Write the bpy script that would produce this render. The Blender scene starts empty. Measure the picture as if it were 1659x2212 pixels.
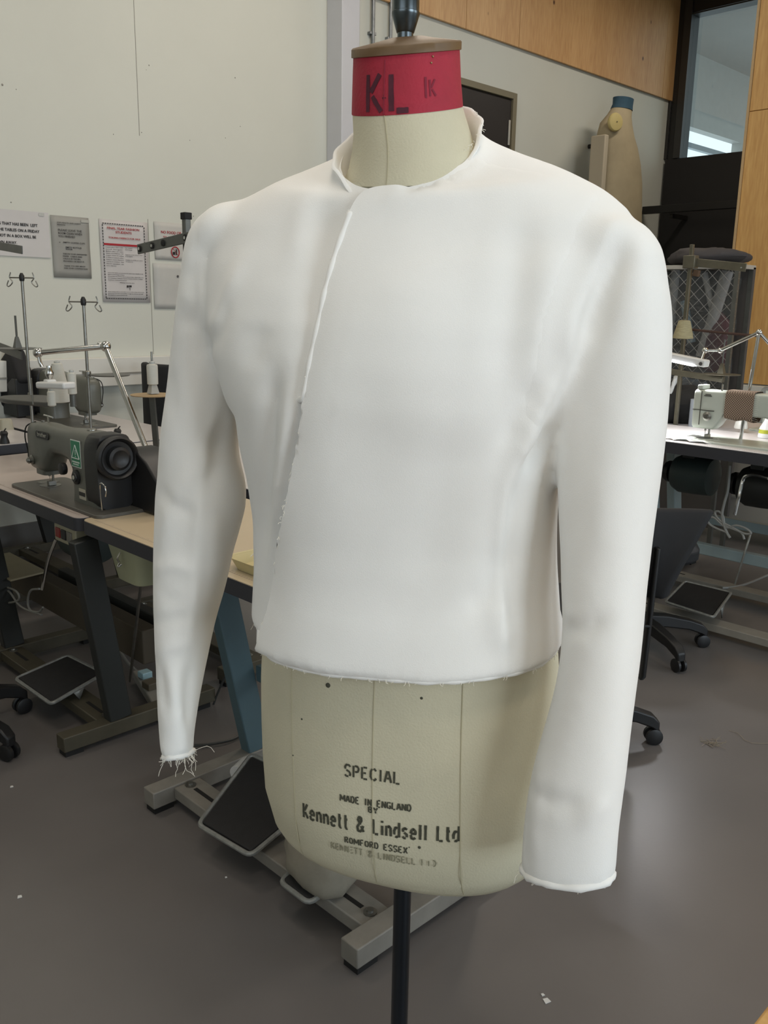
import bpy, bmesh, math, random
import numpy as np
from mathutils import Vector, Matrix
from mathutils.bvhtree import BVHTree
random.seed(7)
PI = math.pi
C = bpy.context.scene.collection
SC = bpy.context.scene

# ------------------------------------------------------------ camera
FPX, CXP, CYP, CAMH = 1900.0, 829.5, 1106.0, 1.4      # pixels of the 1659 x 2212 frame, metres
def cam_basis(pitch=13.2, roll=1.0, az=45.3):
    p, r, a = map(math.radians, (pitch, roll, az))
    fw = Vector((math.cos(a)*math.cos(p), math.sin(a)*math.cos(p), -math.sin(p)))
    rt = Vector((math.sin(a), -math.cos(a), 0)); up = rt.cross(fw)
    return rt*math.cos(r)+up*math.sin(r), -rt*math.sin(r)+up*math.cos(r), fw
RT, UP, FW = cam_basis()
CAM = Vector((0, 0, CAMH))
cd = bpy.data.cameras.new('camera'); cam = bpy.data.objects.new('camera', cd); C.objects.link(cam)
cd.sensor_fit = 'VERTICAL'; cd.sensor_height = 24.0; cd.lens = FPX/2212*24.0
cd.clip_start = .02; cd.clip_end = 100
cam.matrix_world = Matrix(((RT.x, UP.x, -FW.x, 0), (RT.y, UP.y, -FW.y, 0), (RT.z, UP.z, -FW.z, CAMH), (0, 0, 0, 1)))
SC.camera = cam

# ------------------------------------------------------------ world, lights, exposure
SC.view_settings.view_transform = 'Standard'; SC.view_settings.look = 'None'
SC.view_settings.exposure = 0.0; SC.view_settings.gamma = 1.0; SC.view_settings.use_curve_mapping = False
w = bpy.data.worlds.new('sky'); SC.world = w; w.use_nodes = True
w.node_tree.nodes['Background'].inputs[0].default_value = (.82, .92, 1.0, 1)
w.node_tree.nodes['Background'].inputs[1].default_value = 1.6
def area(name, loc, rot, sx, sy, power, col):
    l = bpy.data.lights.new(name, 'AREA'); l.shape = 'RECTANGLE'; l.size = sx; l.size_y = sy
    l.energy = power; l.color = col
    o = bpy.data.objects.new(name, l); C.objects.link(o); o.location = loc; o.rotation_euler = rot
    return o
# daylight through the tall windows behind the camera (wall_front)
area('window_daylight', (.9, -3.95, 1.9), (PI/2, 0, 0), 2.4, 1.9, 90, (.78, .90, 1.0))
area('window_daylight', (-2.95, -.6, 2.3), (PI/2, 0, -PI/2), 3.0, 1.9, 8, (.90, .95, 1.0))
area('window_daylight', (5.0, -3.95, 2.2), (PI/2, 0, 0), 2.6, 2.0, 60, (.80, .91, 1.0))
# fluorescent ceiling luminaires
for lx, ly, p in ((1.5, 1.2, 24), (-.3, -.4, 26), (3.6, 3.4, 33), (.6, 3.6, 22), (4.8, .2, 26), (7.4, 3.2, 34)):
    area('ceiling_lamp_light', (lx, ly, 4.42), (0, 0, 0), 1.5, .3, p, (1.0, .89, .76))

# ------------------------------------------------------------ pixel measuring helpers
def ray(x, y): return FW + RT*((x-CXP)/FPX) - UP*((y-CYP)/FPX)
def atz(x, y, z): d = ray(x, y); return CAM + d*((z-CAMH)/d.z)
def atX(x, y, X): d = ray(x, y); return CAM + d*(X/d.x)
def atY(x, y, Y): d = ray(x, y); return CAM + d*(Y/d.y)

# ------------------------------------------------------------ materials
def lin(h):
    h = h.lstrip('#'); v = [int(h[i:i+2], 16)/255 for i in (0, 2, 4)]
    return tuple(c/12.92 if c <= .04045 else ((c+.055)/1.055)**2.4 for c in v) + (1,)
MATS = {}
def mat(name, col, rough=.6, metal=0, var=0, vs=8, bump=0, bs=200, spec=.5, emit=None, coat=0, alpha=1, trans=0, sheen=0, stretch=(1, 1, 1)):
    if name in MATS: return MATS[name]
    m = bpy.data.materials.new(name); m.use_nodes = True; nt = m.node_tree; N = nt.nodes; Lk = nt.links
    b = N['Principled BSDF']; c = lin(col)
    b.inputs['Base Color'].default_value = c; b.inputs['Roughness'].default_value = rough
    b.inputs['Metallic'].default_value = metal; b.inputs['Specular IOR Level'].default_value = spec
    b.inputs['Coat Weight'].default_value = coat; b.inputs['Alpha'].default_value = alpha
    b.inputs['Transmission Weight'].default_value = trans; b.inputs['Sheen Weight'].default_value = sheen
    if emit: b.inputs['Emission Color'].default_value = lin(emit[0]); b.inputs['Emission Strength'].default_value = emit[1]
    tc = N.new('ShaderNodeTexCoord'); mp = N.new('ShaderNodeMapping'); mp.inputs['Scale'].default_value = stretch
    Lk.new(tc.outputs['Object'], mp.inputs[0])
    if var:
        n = N.new('ShaderNodeTexNoise'); n.inputs['Scale'].default_value = vs; n.inputs['Detail'].default_value = 6
        n.inputs['Roughness'].default_value = .6
        r = N.new('ShaderNodeValToRGB'); r.color_ramp.elements[0].position = .3; r.color_ramp.elements[1].position = .72
        lo = tuple(x*(1-var) for x in c[:3])+(1,); hi = tuple(min(1, x*(1+var*.6)) for x in c[:3])+(1,)
        r.color_ramp.elements[0].color = lo; r.color_ramp.elements[1].color = hi
        Lk.new(mp.outputs[0], n.inputs[0]); Lk.new(n.outputs[0], r.inputs[0]); Lk.new(r.outputs[0], b.inputs['Base Color'])
    if bump:
        n2 = N.new('ShaderNodeTexNoise'); n2.inputs['Scale'].default_value = bs; n2.inputs['Detail'].default_value = 3
        bp = N.new('ShaderNodeBump'); bp.inputs['Strength'].default_value = bump; bp.inputs['Distance'].default_value = .002
        Lk.new(mp.outputs[0], n2.inputs[0]); Lk.new(n2.outputs[0], bp.inputs['Height']); Lk.new(bp.outputs[0], b.inputs['Normal'])
    MATS[name] = m
    return m

# ------------------------------------------------------------ mesh builder
def cr(pts, k=6):                                   # Catmull-Rom smoothing of a polyline
    P = [Vector(p) for p in pts]; P = [P[0]*2-P[1]] + P + [P[-1]*2-P[-2]]; out = []
    for i in range(1, len(P)-2):
        for j in range(k):
            t = j/k; a, b, c, d = P[i-1:i+3]
            out.append(.5*((2*b)+(c-a)*t+(2*a-5*b+4*c-d)*t*t+(3*b-a-3*c+d)*t**3))
    out.append(P[-2]); return out
class MB:
    def __init__(s): s.v = []; s.f = []
    def add(s, vs, fs):
        o = len(s.v); s.v += [Vector(v) for v in vs]; s.f += [tuple(i+o for i in f) for f in fs]; return s
    def box(s, x0, x1, y0, y1, z0, z1):
        return s.add([(x, y, z) for z in (z0, z1) for y in (y0, y1) for x in (x0, x1)],
                     [(0, 2, 3, 1), (4, 5, 7, 6), (0, 1, 5, 4), (2, 6, 7, 3), (0, 4, 6, 2), (1, 3, 7, 5)])
    def bar(s, p0, p1, w, h, up=(0, 0, 1), ext=0):  # square bar between two points
        p0, p1 = Vector(p0), Vector(p1); d = (p1-p0).normalized(); p0 = p0-d*ext; p1 = p1+d*ext
        sd = d.cross(Vector(up)); sd = sd.normalized() if sd.length > 1e-4 else d.orthogonal().normalized(); u2 = sd.cross(d)
        vs = [p + sd*a*w/2 + u2*b*h/2 for p in (p0, p1) for a, b in ((-1, -1), (1, -1), (1, 1), (-1, 1))]
        return s.add(vs, [(0, 3, 2, 1), (4, 5, 6, 7), (0, 1, 5, 4), (1, 2, 6, 5), (2, 3, 7, 6), (3, 0, 4, 7)])
    def loft(s, rings, cap0=True, cap1=True, closed=True):
        n = len(rings[0]); vs = [p for r in rings for p in r]; fs = []
        for i in range(len(rings)-1):
            for j in range(n if closed else n-1):
                k = (j+1) % n; fs.append((i*n+j, i*n+k, (i+1)*n+k, (i+1)*n+j))
        if cap0: fs.append(tuple(range(n-1, -1, -1)))
        if cap1: fs.append(tuple((len(rings)-1)*n+j for j in range(n)))
        return s.add(vs, fs)
    def tube(s, pts, r, n=8, cap=True):
        P = [Vector(p) for p in pts]; rs = r if isinstance(r, (list, tuple)) else [r]*len(P); rings = []; a = None
        for i, p in enumerate(P):
            d = (P[min(i+1, len(P)-1)]-P[max(i-1, 0)]).normalized()
            a = d.orthogonal().normalized() if a is None else (a-d*a.dot(d)).normalized()
            b = d.cross(a); rings.append([p+(a*math.cos(2*PI*k/n)+b*math.sin(2*PI*k/n))*rs[i] for k in range(n)])
        return s.loft(rings, cap, cap)
    def cyl(s, p0, p1, r, r1=None, n=20): return s.tube([p0, p1], [r, r if r1 is None else r1], n)
    def lathe(s, c, prof, ax=(0, 0, 1), n=24):      # prof: (radius, height along axis)
        c = Vector(c); d = Vector(ax).normalized(); a = d.orthogonal().normalized(); b = d.cross(a)
        return s.loft([[c+d*h+(a*math.cos(2*PI*k/n)+b*math.sin(2*PI*k/n))*max(r, 1e-4) for k in range(n)] for r, h in prof])
    def prism(s, poly, y0, y1):                     # outline in x, z extruded along y
        n = len(poly); vs = [(x, y, z) for y in (y0, y1) for x, z in poly]
        return s.add(vs, [tuple(range(n)), tuple(range(2*n-1, n-1, -1))]+[(i, i+n, (i+1) % n+n, (i+1) % n) for i in range(n)])
    def prismz(s, poly, z0, z1):
        n = len(poly); vs = [(x, y, z) for z in (z0, z1) for x, y in poly]
        return s.add(vs, [tuple(range(n-1, -1, -1)), tuple(range(n, 2*n))]+[(i, (i+1) % n, (i+1) % n+n, i+n) for i in range(n)])
    def ball(s, c, r, n=16, m=10):
        c = Vector(c); r = Vector(r) if isinstance(r, (tuple, list, Vector)) else Vector((r, r, r)); rings = []
        for i in range(m+1):
            t = PI*i/m; rings.append([c+Vector((r.x*max(math.sin(t), .01)*math.cos(2*PI*k/n), r.y*max(math.sin(t), .01)*math.sin(2*PI*k/n), -r.z*math.cos(t))) for k in range(n)])
        return s.loft(rings)
    def xf(s, M, i0=0):
        for i in range(i0, len(s.v)): s.v[i] = M @ s.v[i]
        return s
    def build(s, name, m, parent=None, world=False, bevel=0, sharp=38, label=None, mods=None, seg=2, recalc=True):
        me = bpy.data.meshes.new(name); vs = s.v
        if parent is not None and world:
            iv = Matrix.LocRotScale(parent.location, parent.rotation_euler, None).inverted(); vs = [iv @ v for v in vs]
        me.from_pydata([tuple(v) for v in vs], [], s.f)
        bm = bmesh.new(); bm.from_mesh(me); recalc and bmesh.ops.recalc_face_normals(bm, faces=bm.faces); bm.to_mesh(me); bm.free()
        me.polygons.foreach_set('use_smooth', [True]*len(me.polygons)); me.set_sharp_from_angle(angle=math.radians(sharp))
        if isinstance(m, (list, tuple)):
            for q in m: me.materials.append(q)
        else: me.materials.append(m)
        o = bpy.data.objects.new(name, me); C.objects.link(o)
        if parent is not None: o.parent = parent
        if bevel:
            b = o.modifiers.new('bevel', 'BEVEL'); b.width = bevel; b.segments = seg; b.limit_method = 'ANGLE'; b.angle_limit = math.radians(40)
        if label: o['label'] = label
        return o
def tag(o, label=None, cat=None, group=None, kind=None):
    for k, x in (('label', label), ('category', cat), ('group', group), ('kind', kind)):
        if x: o[k] = x
    return o
def thing(name, label, cat, loc=(0, 0, 0), rotz=0, group=None):
    o = bpy.data.objects.new(name, None); C.objects.link(o); o.empty_display_size = .1
    o.location = loc; o.rotation_euler = (0, 0, rotz); return tag(o, label, cat, group)
def struct(o): o['kind'] = 'structure'; return o
def text(s, size, m, name='lettering', parent=None, M=Matrix(), ext=.0004, align='LEFT', bold=0, sy=1.0):
    cu = bpy.data.curves.new(name, 'FONT'); cu.body = s; cu.size = size; cu.align_x = align; cu.extrude = ext; cu.resolution_u = 2; cu.offset = bold
    t = bpy.data.objects.new(name, cu); C.objects.link(t)
    bpy.context.view_layer.update(); dg = bpy.context.evaluated_depsgraph_get()
    me = bpy.data.meshes.new_from_object(t.evaluated_get(dg)); bpy.data.objects.remove(t); bpy.data.curves.remove(cu)
    me.transform(Matrix.Diagonal((1, sy, 1, 1))); me.transform(M); me.materials.clear(); me.materials.append(m)
    o = bpy.data.objects.new(name, me); C.objects.link(o)
    if parent is not None: o.parent = parent
    return o
# ------------------------------------------------------------ room shell
XR, YL, XB, YF, ZC = 9.2, 5.05, -3.1, -4.1, 4.9
m_paint = mat('white_wall_paint', '#cdcec4', .62, var=.035, vs=1.3, bump=.12, bs=60)
m_floor = mat('grey_vinyl_floor', '#6a6664', .33, var=.07, vs=2.2, bump=.08, bs=90, spec=.45)
m_ceil = mat('ceiling_white', '#c9c6bd', .9, var=.04, vs=2)
m_black = mat('matt_black', '#171514', .8, var=.1, vs=5)
m_blackmet = mat('black_window_metal', '#191715', .45, var=.1, vs=6)
def wood_mat(name, c0, c1, knot, stretch=(1, 1, 1)):
    m = bpy.data.materials.new(name); m.use_nodes = True; nt = m.node_tree; N = nt.nodes; L = nt.links; b = N['Principled BSDF']
    b.inputs['Roughness'].default_value = .48
    tc = N.new('ShaderNodeTexCoord'); mp = N.new('ShaderNodeMapping'); mp.inputs['Scale'].default_value = stretch
    L.new(tc.outputs['Object'], mp.inputs[0])
    n = N.new('ShaderNodeTexNoise'); n.inputs['Scale'].default_value = 3.2; n.inputs['Detail'].default_value = 8; n.inputs['Roughness'].default_value = .62
    L.new(mp.outputs[0], n.inputs[0])
    r = N.new('ShaderNodeValToRGB'); r.color_ramp.elements[0].position = .2; r.color_ramp.elements[1].position = .8
    r.color_ramp.elements[0].color = lin(c0); r.color_ramp.elements[1].color = lin(c1); L.new(n.outputs[0], r.inputs[0])
    n2 = N.new('ShaderNodeTexNoise'); n2.inputs['Scale'].default_value = 34; n2.inputs['Detail'].default_value = 2; L.new(mp.outputs[0], n2.inputs[0])
    mx = N.new('ShaderNodeMix'); mx.data_type = 'RGBA'; mx.blend_type = 'SOFT_LIGHT'; mx.inputs[0].default_value = .5
    L.new(r.outputs[0], mx.inputs[6]); L.new(n2.outputs[0], mx.inputs[7])
    mp2 = N.new('ShaderNodeMapping'); mp2.inputs['Scale'].default_value = (4.6, 4.6, 3.4); L.new(tc.outputs['Object'], mp2.inputs[0])
    v = N.new('ShaderNodeTexVoronoi'); v.inputs['Scale'].default_value = 1.0; L.new(mp2.outputs[0], v.inputs[0])
    rk = N.new('ShaderNodeValToRGB'); rk.color_ramp.elements[0].position = .035; rk.color_ramp.elements[1].position = .085
    rk.color_ramp.elements[0].color = (1, 1, 1, 1); rk.color_ramp.elements[1].color = (0, 0, 0, 1); L.new(v.outputs['Distance'], rk.inputs[0])
    mk = N.new('ShaderNodeMix'); mk.data_type = 'RGBA'; L.new(rk.outputs[0], mk.inputs[0]); L.new(mx.outputs[2], mk.inputs[6]); mk.inputs[7].default_value = lin(knot)
    L.new(mk.outputs[2], b.inputs['Base Color']); return m
m_clt = wood_mat('timber_panel', '#c0925f', '#d4a873', '#5a3418', (2.2, 2.2, .22))
struct(MB().box(XB, XR+7, YF, YL, -.1, 0).build('floor', m_floor))
struct(MB().box(XB, XR, YF, YL, ZC, ZC+.1).build('ceiling', m_ceil))
struct(MB().box(XB-.2, XR+.2, YL, YL+.2, 0, ZC).build('wall_left', m_paint))
struct(MB().box(XB-.2, XB, YF, -2.2, 0, ZC).box(XB-.2, XB, 1.0, YL, 0, ZC).box(XB-.2, XB, -2.2, 1.0, 0, 1.2).box(XB-.2, XB, -2.2, 1.0, 3.4, ZC).build('wall_back', m_paint))
struct(MB().box(XB, -.5, YF-.2, YF, 0, ZC).box(2.3, 3.6, YF-.2, YF, 0, ZC).box(6.4, XR, YF-.2, YF, 0, ZC).box(-.5, 6.4, YF-.2, YF, 0, .8).box(-.5, 6.4, YF-.2, YF, 3.2, ZC).build('wall_front', m_paint))
# right wall with the tall window at its corner
WX = XR; wy1 = 4.9; wy0 = 4.22; wz0 = 3.0; wz1 = 4.37
struct(MB().box(WX, WX+.2, YF, wy0-.1, 0, ZC).box(WX, WX+.2, wy0-.1, YL, 0, wz0-.08).box(WX, WX+.2, wy0-.1, YL, wz1+.12, ZC).build('wall_right', m_paint))
# ------------------------------------------------------------ dress form and jacket
PSI = math.radians(18)
AX = Vector((0.72878, 0.71364, 0)); UU = Vector((.44461, -.89572, 0)); VV = Vector((-.89572, -.44461, 0))
def W(lu, lv, z): return AX + UU*lu + VV*lv + Vector((0, 0, z))
def lint(rows, z):                                  # interpolate rows whose first entry is z (ascending or descending)
    R = sorted(rows, key=lambda r: r[0])
    if z <= R[0][0]: return R[0][1:]
    for a, b in zip(R, R[1:]):
        if z <= b[0]:
            t = (z-a[0])/(b[0]-a[0]); t = t*t*(3-2*t)*.35 + t*.65
            return [x+(y-x)*t for x, y in zip(a[1:], b[1:])]
    return R[-1][1:]
def sring(cu, cv, a, b, z, n=2.3, tilt=0, tu=0, m=72):
    out = []
    for k in range(m):
        t = 2*PI*k/m; c, s = math.cos(t), math.sin(t)
        x = cu+a*math.copysign(abs(c)**(2/n), c); y = cv+b*math.copysign(abs(s)**(2/n), s)
        out.append(W(x, y, z+tilt*(y-cv)+tu*(x-cu)))
    return out
m_calico = mat('form_linen', '#cfc7ac', .75, var=.09, vs=7, bump=.25, bs=420)
m_redband = mat('red_band', '#a31f34', .7, var=.16, vs=24, bump=.3, bs=300)
m_capwood = mat('brown_cap', '#6d5436', .5, var=.2, vs=18)
m_gun = mat('gunmetal', '#5f6669', .28, 1, var=.25, vs=30)
m_pole = mat('black_steel_pole', '#20242a', .35, .3, var=.1, vs=10)
m_ink = mat('stencil_ink', '#4b4a3c', .8, var=.35, vs=160)
m_inkd = mat('faded_ink', '#8f8a72', .8, var=.3, vs=160)
m_inkr = mat('band_ink', '#4d1828', .8, var=.3, vs=90)
form = thing('dress_form', 'large cream linen dress form with red lettered neck band, standing in front on black pole', 'mannequin', tuple(W(.0, 0, 0)))
DB = [(.728, .0242, 0, .150, .100), (.734, .0242, 0, .160, .108), (.745, .0242, 0, .1700, .115), (.757, .0241, 0, .1765, .120), (.775, .0238, 0, .1832, .125), (.80, .0231, 0, .1865, .128), (.85, .0217, 0, .1877, .130), (.90, .0201, 0, .187, .130),
      (.95, .0186, 0, .1855, .128), (1.0, .0172, 0, .181, .124), (1.08, .014, 0, .165, .113), (1.16, .012, 0, .162, .112), (1.25, .008, 0, .172, .12), (1.34, .005, 0, .182, .122), (1.42, .003, 0, .185, .11), (1.47, .003, 0, .165, .085), (1.50, .003, -.002, .12, .072), (1.525, .004, -.001, .086, .067)]
rings = []
for i in range(45):
    z = .728+i*(1.525-.728)/44 if i > 3 else (.728, .733, .742, .757)[i]
    cu, cv, a, b = lint(DB, z); rings.append(sring(cu, cv, a, b, z, 2.4 if z < 1.45 else 2.1, 0))
NK = [(1.535, .0105, .002, .0775, .0700, -.24, 0), (1.55, .0100, .001, .0705, .0675, -.26, 0), (1.57, .0085, 0, .0650, .0655, -.27, 0), (1.585, .0060, 0, .0615, .0640, -.27, 0), (1.606, .0012, -.001, .0585, .0620, -.27, 0)]
for z, cu, cv, a, b, ti, tu in NK: rings.append(sring(cu, cv, a, b, z, 2, ti, tu))
MB().loft(rings).build('body', m_calico, form, world=True)
# red neck band, brown domed cap, metal spigot
BR = [(1.605, .0014, -.001, .0592, .0628, -.27, 0), (1.606, .0012, -.001, .0594, .0630, -.27, 0), (1.631, -.0008, -.003, .0578, .0614, -.27, 0), (1.658, -.0025, -.006, .0566, .0604, -.27, 0), (1.6635, -.0028, -.006, .0563, .0600, -.27, 0)]
MB().loft([sring(cu, cv, a, b, z, 2, ti, tu) for z, cu, cv, a, b, ti, tu in BR]).build('neck_band', m_redband, form, world=True)
CP = [(1.662, .0575, .0612), (1.6625, .0583, .0620), (1.6700, .0583, .0620), (1.6715, .0570, .0606), (1.6760, .030, .032), (1.6790, .016, .017)]
MB().loft([sring(-.0028, -.006, a, b, z, 2, -.27, 0) for z, a, b in CP]).build('neck_cap', m_capwood, form, world=True)
tp = W(-.0045, -.006, 1.678)
def spig(prof, name, m, q=None):
    q = q or MB(); q.lathe(tp, prof, (0, 0, 1), 28); return q.build(name, m, form, world=True)
spig([(.0085, -.008), (.0085, .004), (.0095, .005), (.0145, .021), (.0150, .0225), (.0150, .024), (.0143, .0245), (.0143, .05), (.0138, .052), (.0138, .075), (.011, .08), (.011, .32)], 'spigot', m_gun)
MB().cyl(W(.018, 0, 0.012), W(.018, 0, .74), .0115, n=24).build('pole', m_pole, form, world=True)
MB().lathe(W(.018, 0, 0), [(.20, 0), (.20, .012), (.19, .018), (.03, .024), (.016, .05)]).build('pole_base', m_pole, form, world=True)
# centre-front seam and side panel seams: fine raised welts
def front_v(lu, z, off=0):
    cu, cv, a, b = lint(DB, z); return cv+b*max(0, 1-abs((lu-cu)/a)**2.4)**(1/2.4)+off
def seam(u0, name='seam', z0=.74, z1=1.02, r=.0005):
    zz = [z0+(z1-z0)*i/24 for i in range(25)]
    MB().tube([W(u0(z), front_v(u0(z), z, .0002), z) for z in zz], r, 6).build(name, mat('seam_line', '#b3aa8d', .8), form, world=True)
seam(lambda z: .0195-(z-.87)*.012); seam(lambda z: -.085-(z-.87)*.03); seam(lambda z: .118-(z-.87)*.03, r=.0006)
def nseam(rows, m):
    MB().tube(cr([W(cu-.0045+(1.606-z)*-.03, cv+b*.9985+.0002, z+ti*b) for z, cu, cv, a, b, ti, tu in rows], 4), .0005, 6).build('seam', m, form, world=True)
nseam(NK, mat('seam_line', '#b3aa8d', .8)); nseam([(z, cu, cv, a, b+.0003, ti, tu) for z, cu, cv, a, b, ti, tu in BR[1:4]], mat('red_seam', '#8a2236', .8))
# stud marks
for lu, z, r in ((-.0379, .9841, .0030), (.0715, .987, .0016), (-.072, .935, .0012), (-.085, .885, .001), (.0635, .806, .0008), (.075, .808, .0018)):
    p = W(lu, front_v(lu, z, -.0004), z); MB().lathe(p, [(r, 0), (r, .0007), (r*.4, .0012)], VV, 10).build('stud', m_ink, form, world=True)
# stencil lettering: every glyph is a handful of separate strokes
G = {'S': [[(.9, .85), (.7, 1), (.3, 1), (.08, .8), (.15, .62)], [(.3, .55), (.75, .42), (.92, .22), (.8, .05)], [(.62, 0), (.3, 0), (.08, .12)]],
     'P': [[(.1, 0), (.1, 1)], [(.3, 1), (.7, .98), (.9, .78), (.75, .52), (.35, .48)]], 'E': [[(.1, 0), (.1, 1)], [(.32, 1), (.85, 1)], [(.32, .52), (.7, .52)], [(.32, 0), (.88, 0)]],
     'C': [[(.9, .82), (.7, .98), (.55, 1)], [(.38, .98), (.1, .75), (.08, .3), (.35, .02)], [(.52, 0), (.72, .03), (.92, .2)]], 'I': [[(.5, 0), (.5, 1)]],
     'A': [[(.02, 0), (.4, .98)], [(.58, .98), (.98, 0)], [(.36, .34), (.64, .34)]], 'L': [[(.12, 0), (.12, 1)], [(.36, 0), (.9, 0)]],
     'M': [[(.05, 0), (.08, 1)], [(.16, .9), (.45, .25)], [(.55, .25), (.84, .9)], [(.92, 1), (.95, 0)]], 'D': [[(.1, 0), (.1, 1)], [(.32, 1), (.7, .92), (.92, .6), (.9, .35), (.68, .06), (.32, 0)]],
     'N': [[(.08, 0), (.08, 1)], [(.2, .9), (.8, .1)], [(.92, 0), (.92, 1)]], 'G': [[(.9, .82), (.65, 1)], [(.42, .99), (.1, .75), (.08, .3), (.4, .02)], [(.58, 0), (.9, .12), (.9, .42), (.6, .42)]],
     'B': [[(.1, 0), (.1, 1)], [(.3, 1), (.75, .95), (.75, .6), (.32, .53)], [(.5, .5), (.88, .38), (.85, .08), (.3, 0)]], 'Y': [[(.05, 1), (.42, .52)], [(.95, 1), (.58, .52)], [(.5, .42), (.5, 0)]],
     'K': [[(.1, 0), (.1, 1)], [(.3, .52), (.85, 1)], [(.4, .42), (.92, 0)]], 'e': [[(.15, .36), (.85, .36), (.8, .56), (.5, .68), (.2, .56), (.1, .36)], [(.1, .26), (.25, .03), (.55, 0), (.82, .1)]],
     'n': [[(.12, 0), (.12, .68)], [(.3, .58), (.55, .68), (.8, .55), (.85, 0)]], 't': [[(.4, .95), (.4, .12), (.62, 0), (.85, .03)], [(.12, .66), (.3, .66)], [(.5, .66), (.82, .66)]],
     '&': [[(.95, 0), (.62, .38)], [(.52, .48), (.2, .8), (.35, 1), (.62, .95), (.66, .75), (.5, .6)], [(.36, .52), (.1, .3), (.2, .03), (.5, 0), (.75, .15), (.92, .42)]],
     'i': [[(.5, 0), (.5, .64)], [(.5, .84), (.5, .98)]], 'd': [[(.86, 0), (.86, 1)], [(.66, .62), (.3, .66), (.1, .42), (.12, .16)], [(.26, .03), (.5, 0), (.7, .08)]],
     's': [[(.82, .6), (.5, .68), (.18, .58), (.2, .42)], [(.38, .37), (.78, .26), (.8, .08)], [(.62, 0), (.35, 0), (.12, .1)]], 'l': [[(.5, 0), (.5, 1)]],
     'R': [[(.1, 0), (.1, 1)], [(.3, 1), (.78, .95), (.78, .6), (.32, .5)], [(.5, .42), (.92, 0)]], 'O': [[(.42, 1), (.1, .75), (.1, .25), (.42, 0)], [(.58, 0), (.9, .25), (.9, .75), (.58, 1)]],
     'F': [[(.1, 0), (.1, 1)], [(.32, 1), (.88, 1)], [(.32, .5), (.72, .5)]], 'X': [[(.05, 1), (.42, .56)], [(.58, .44), (.95, 0)], [(.95, 1), (.05, 0)]], 'T': [[(.5, 0), (.5, .85)], [(.05, 1), (.95, 1)]],
     '+': [[(.2, .5), (.8, .5)], [(.5, .25), (.5, .75)]]}
NAR = {'I': .45, 'l': .42, 'i': .42, 't': .62, 'M': 1.15, '&': 1.0, ' ': .7}
def stencil(s, place, h, lw, x0, x1, m, name, drop=0):
    q = MB(); tot = sum(NAR.get(c, .82)+.24 for c in s)-.24; k = (x1-x0)/tot; x = x0
    for c in s:
        wd = NAR.get(c, .82)
        for st in G.get(c, []):
            if random.random() < drop: continue
            P = []
            for a, b in zip(st, st[1:]):
                for j in range(6): P.append((a[0]+(b[0]-a[0])*j/6, a[1]+(b[1]-a[1])*j/6))
            P.append(st[-1]); P = [(x+px*wd*k, py*h) for px, py in P]; L, R = [], []
            for i, (px, py) in enumerate(P):
                ax, ay = P[max(i-1, 0)]; bx, by = P[min(i+1, len(P)-1)]; dx, dy = bx-ax, by-ay; l = math.hypot(dx, dy) or 1
                ww = lw*(.9+.2*random.random()); L.append(place(px-dy/l*ww, py+dx/l*ww)); R.append(place(px+dy/l*ww, py-dx/l*ww))
            n = len(L); q.add(L+R, [(i, i+1, i+1+n, i+n) for i in range(n-1)])
        x += (wd+.24)*k
    return q.build(name, m, form, world=True)
def body_line(s, u0, z0, u1, z1, h, lw, m=m_ink, drop=0):
    def pl(x, y):
        zz = z0+(z1-z0)*(x-u0)/(u1-u0)+y-h*.5; return W(x, front_v(x, zz, .0006), zz)
    stencil(s, pl, h, lw, u0, u1, m, 'stencil_lettering', drop)
body_line('SPECIAL', -.0145, .8880, .0520, .8912, .0142, .0012)
body_line('MADE IN ENGLAND', -.0200, .8520, .0650, .8568, .0082, .0009)
body_line('BY', .0150, .8452, .0262, .8455, .0072, .0009)
body_line('Kennett & Lindsell Ltd', -.0710, .8185, .1190, .8305, .0190, .0015)
body_line('ROMFORD ESSEX', -.0147, .7978, .0616, .8016, .0078, .0008)
body_line('KENNETT & LINDSELL LTD', -.0335, .7838, .0940, .7893, .0085, .0007, m_inkd, .18)
def band_place(x, y):
    z = 1.606+y; cu, cv, a, b, ti, tu = lint(BR, z); a += .0006; b += .0006
    an = PI/2 - x/.060; return W(cu+a*math.cos(an), cv+b*math.sin(an), z+ti*b*math.sin(an)+tu*a*math.cos(an))
def band_text(s, x0, x1, y0, h, lw, m, drop=0): stencil(s, lambda x, y: band_place(x, y+y0), h, lw, x0, x1, m, 'stencil_lettering', drop)
band_text('K', -.0265, -.0060, .003, .036, .0026, m_inkr)
band_text('+', -.0075, -.001, .010, .012, .0006, m_inkr)
band_text('L', .0010, .0235, .003, .035, .0028, m_inkr)
band_text('I', .038, .042, .013, .020, .0012, mat('band_ink_faint', '#7b1c30', .8)); band_text('K', .044, .052, .014, .016, .0010, mat('band_ink_faint', '#7b1c30', .8))
for x, y in ((.049, .052), (.047, .046)):
    p = band_place(x, y); MB().ball(p, .0011, 8, 6).build('stud', mat('brass_pin', '#9a8460', .4, .8), form, world=True)

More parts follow.
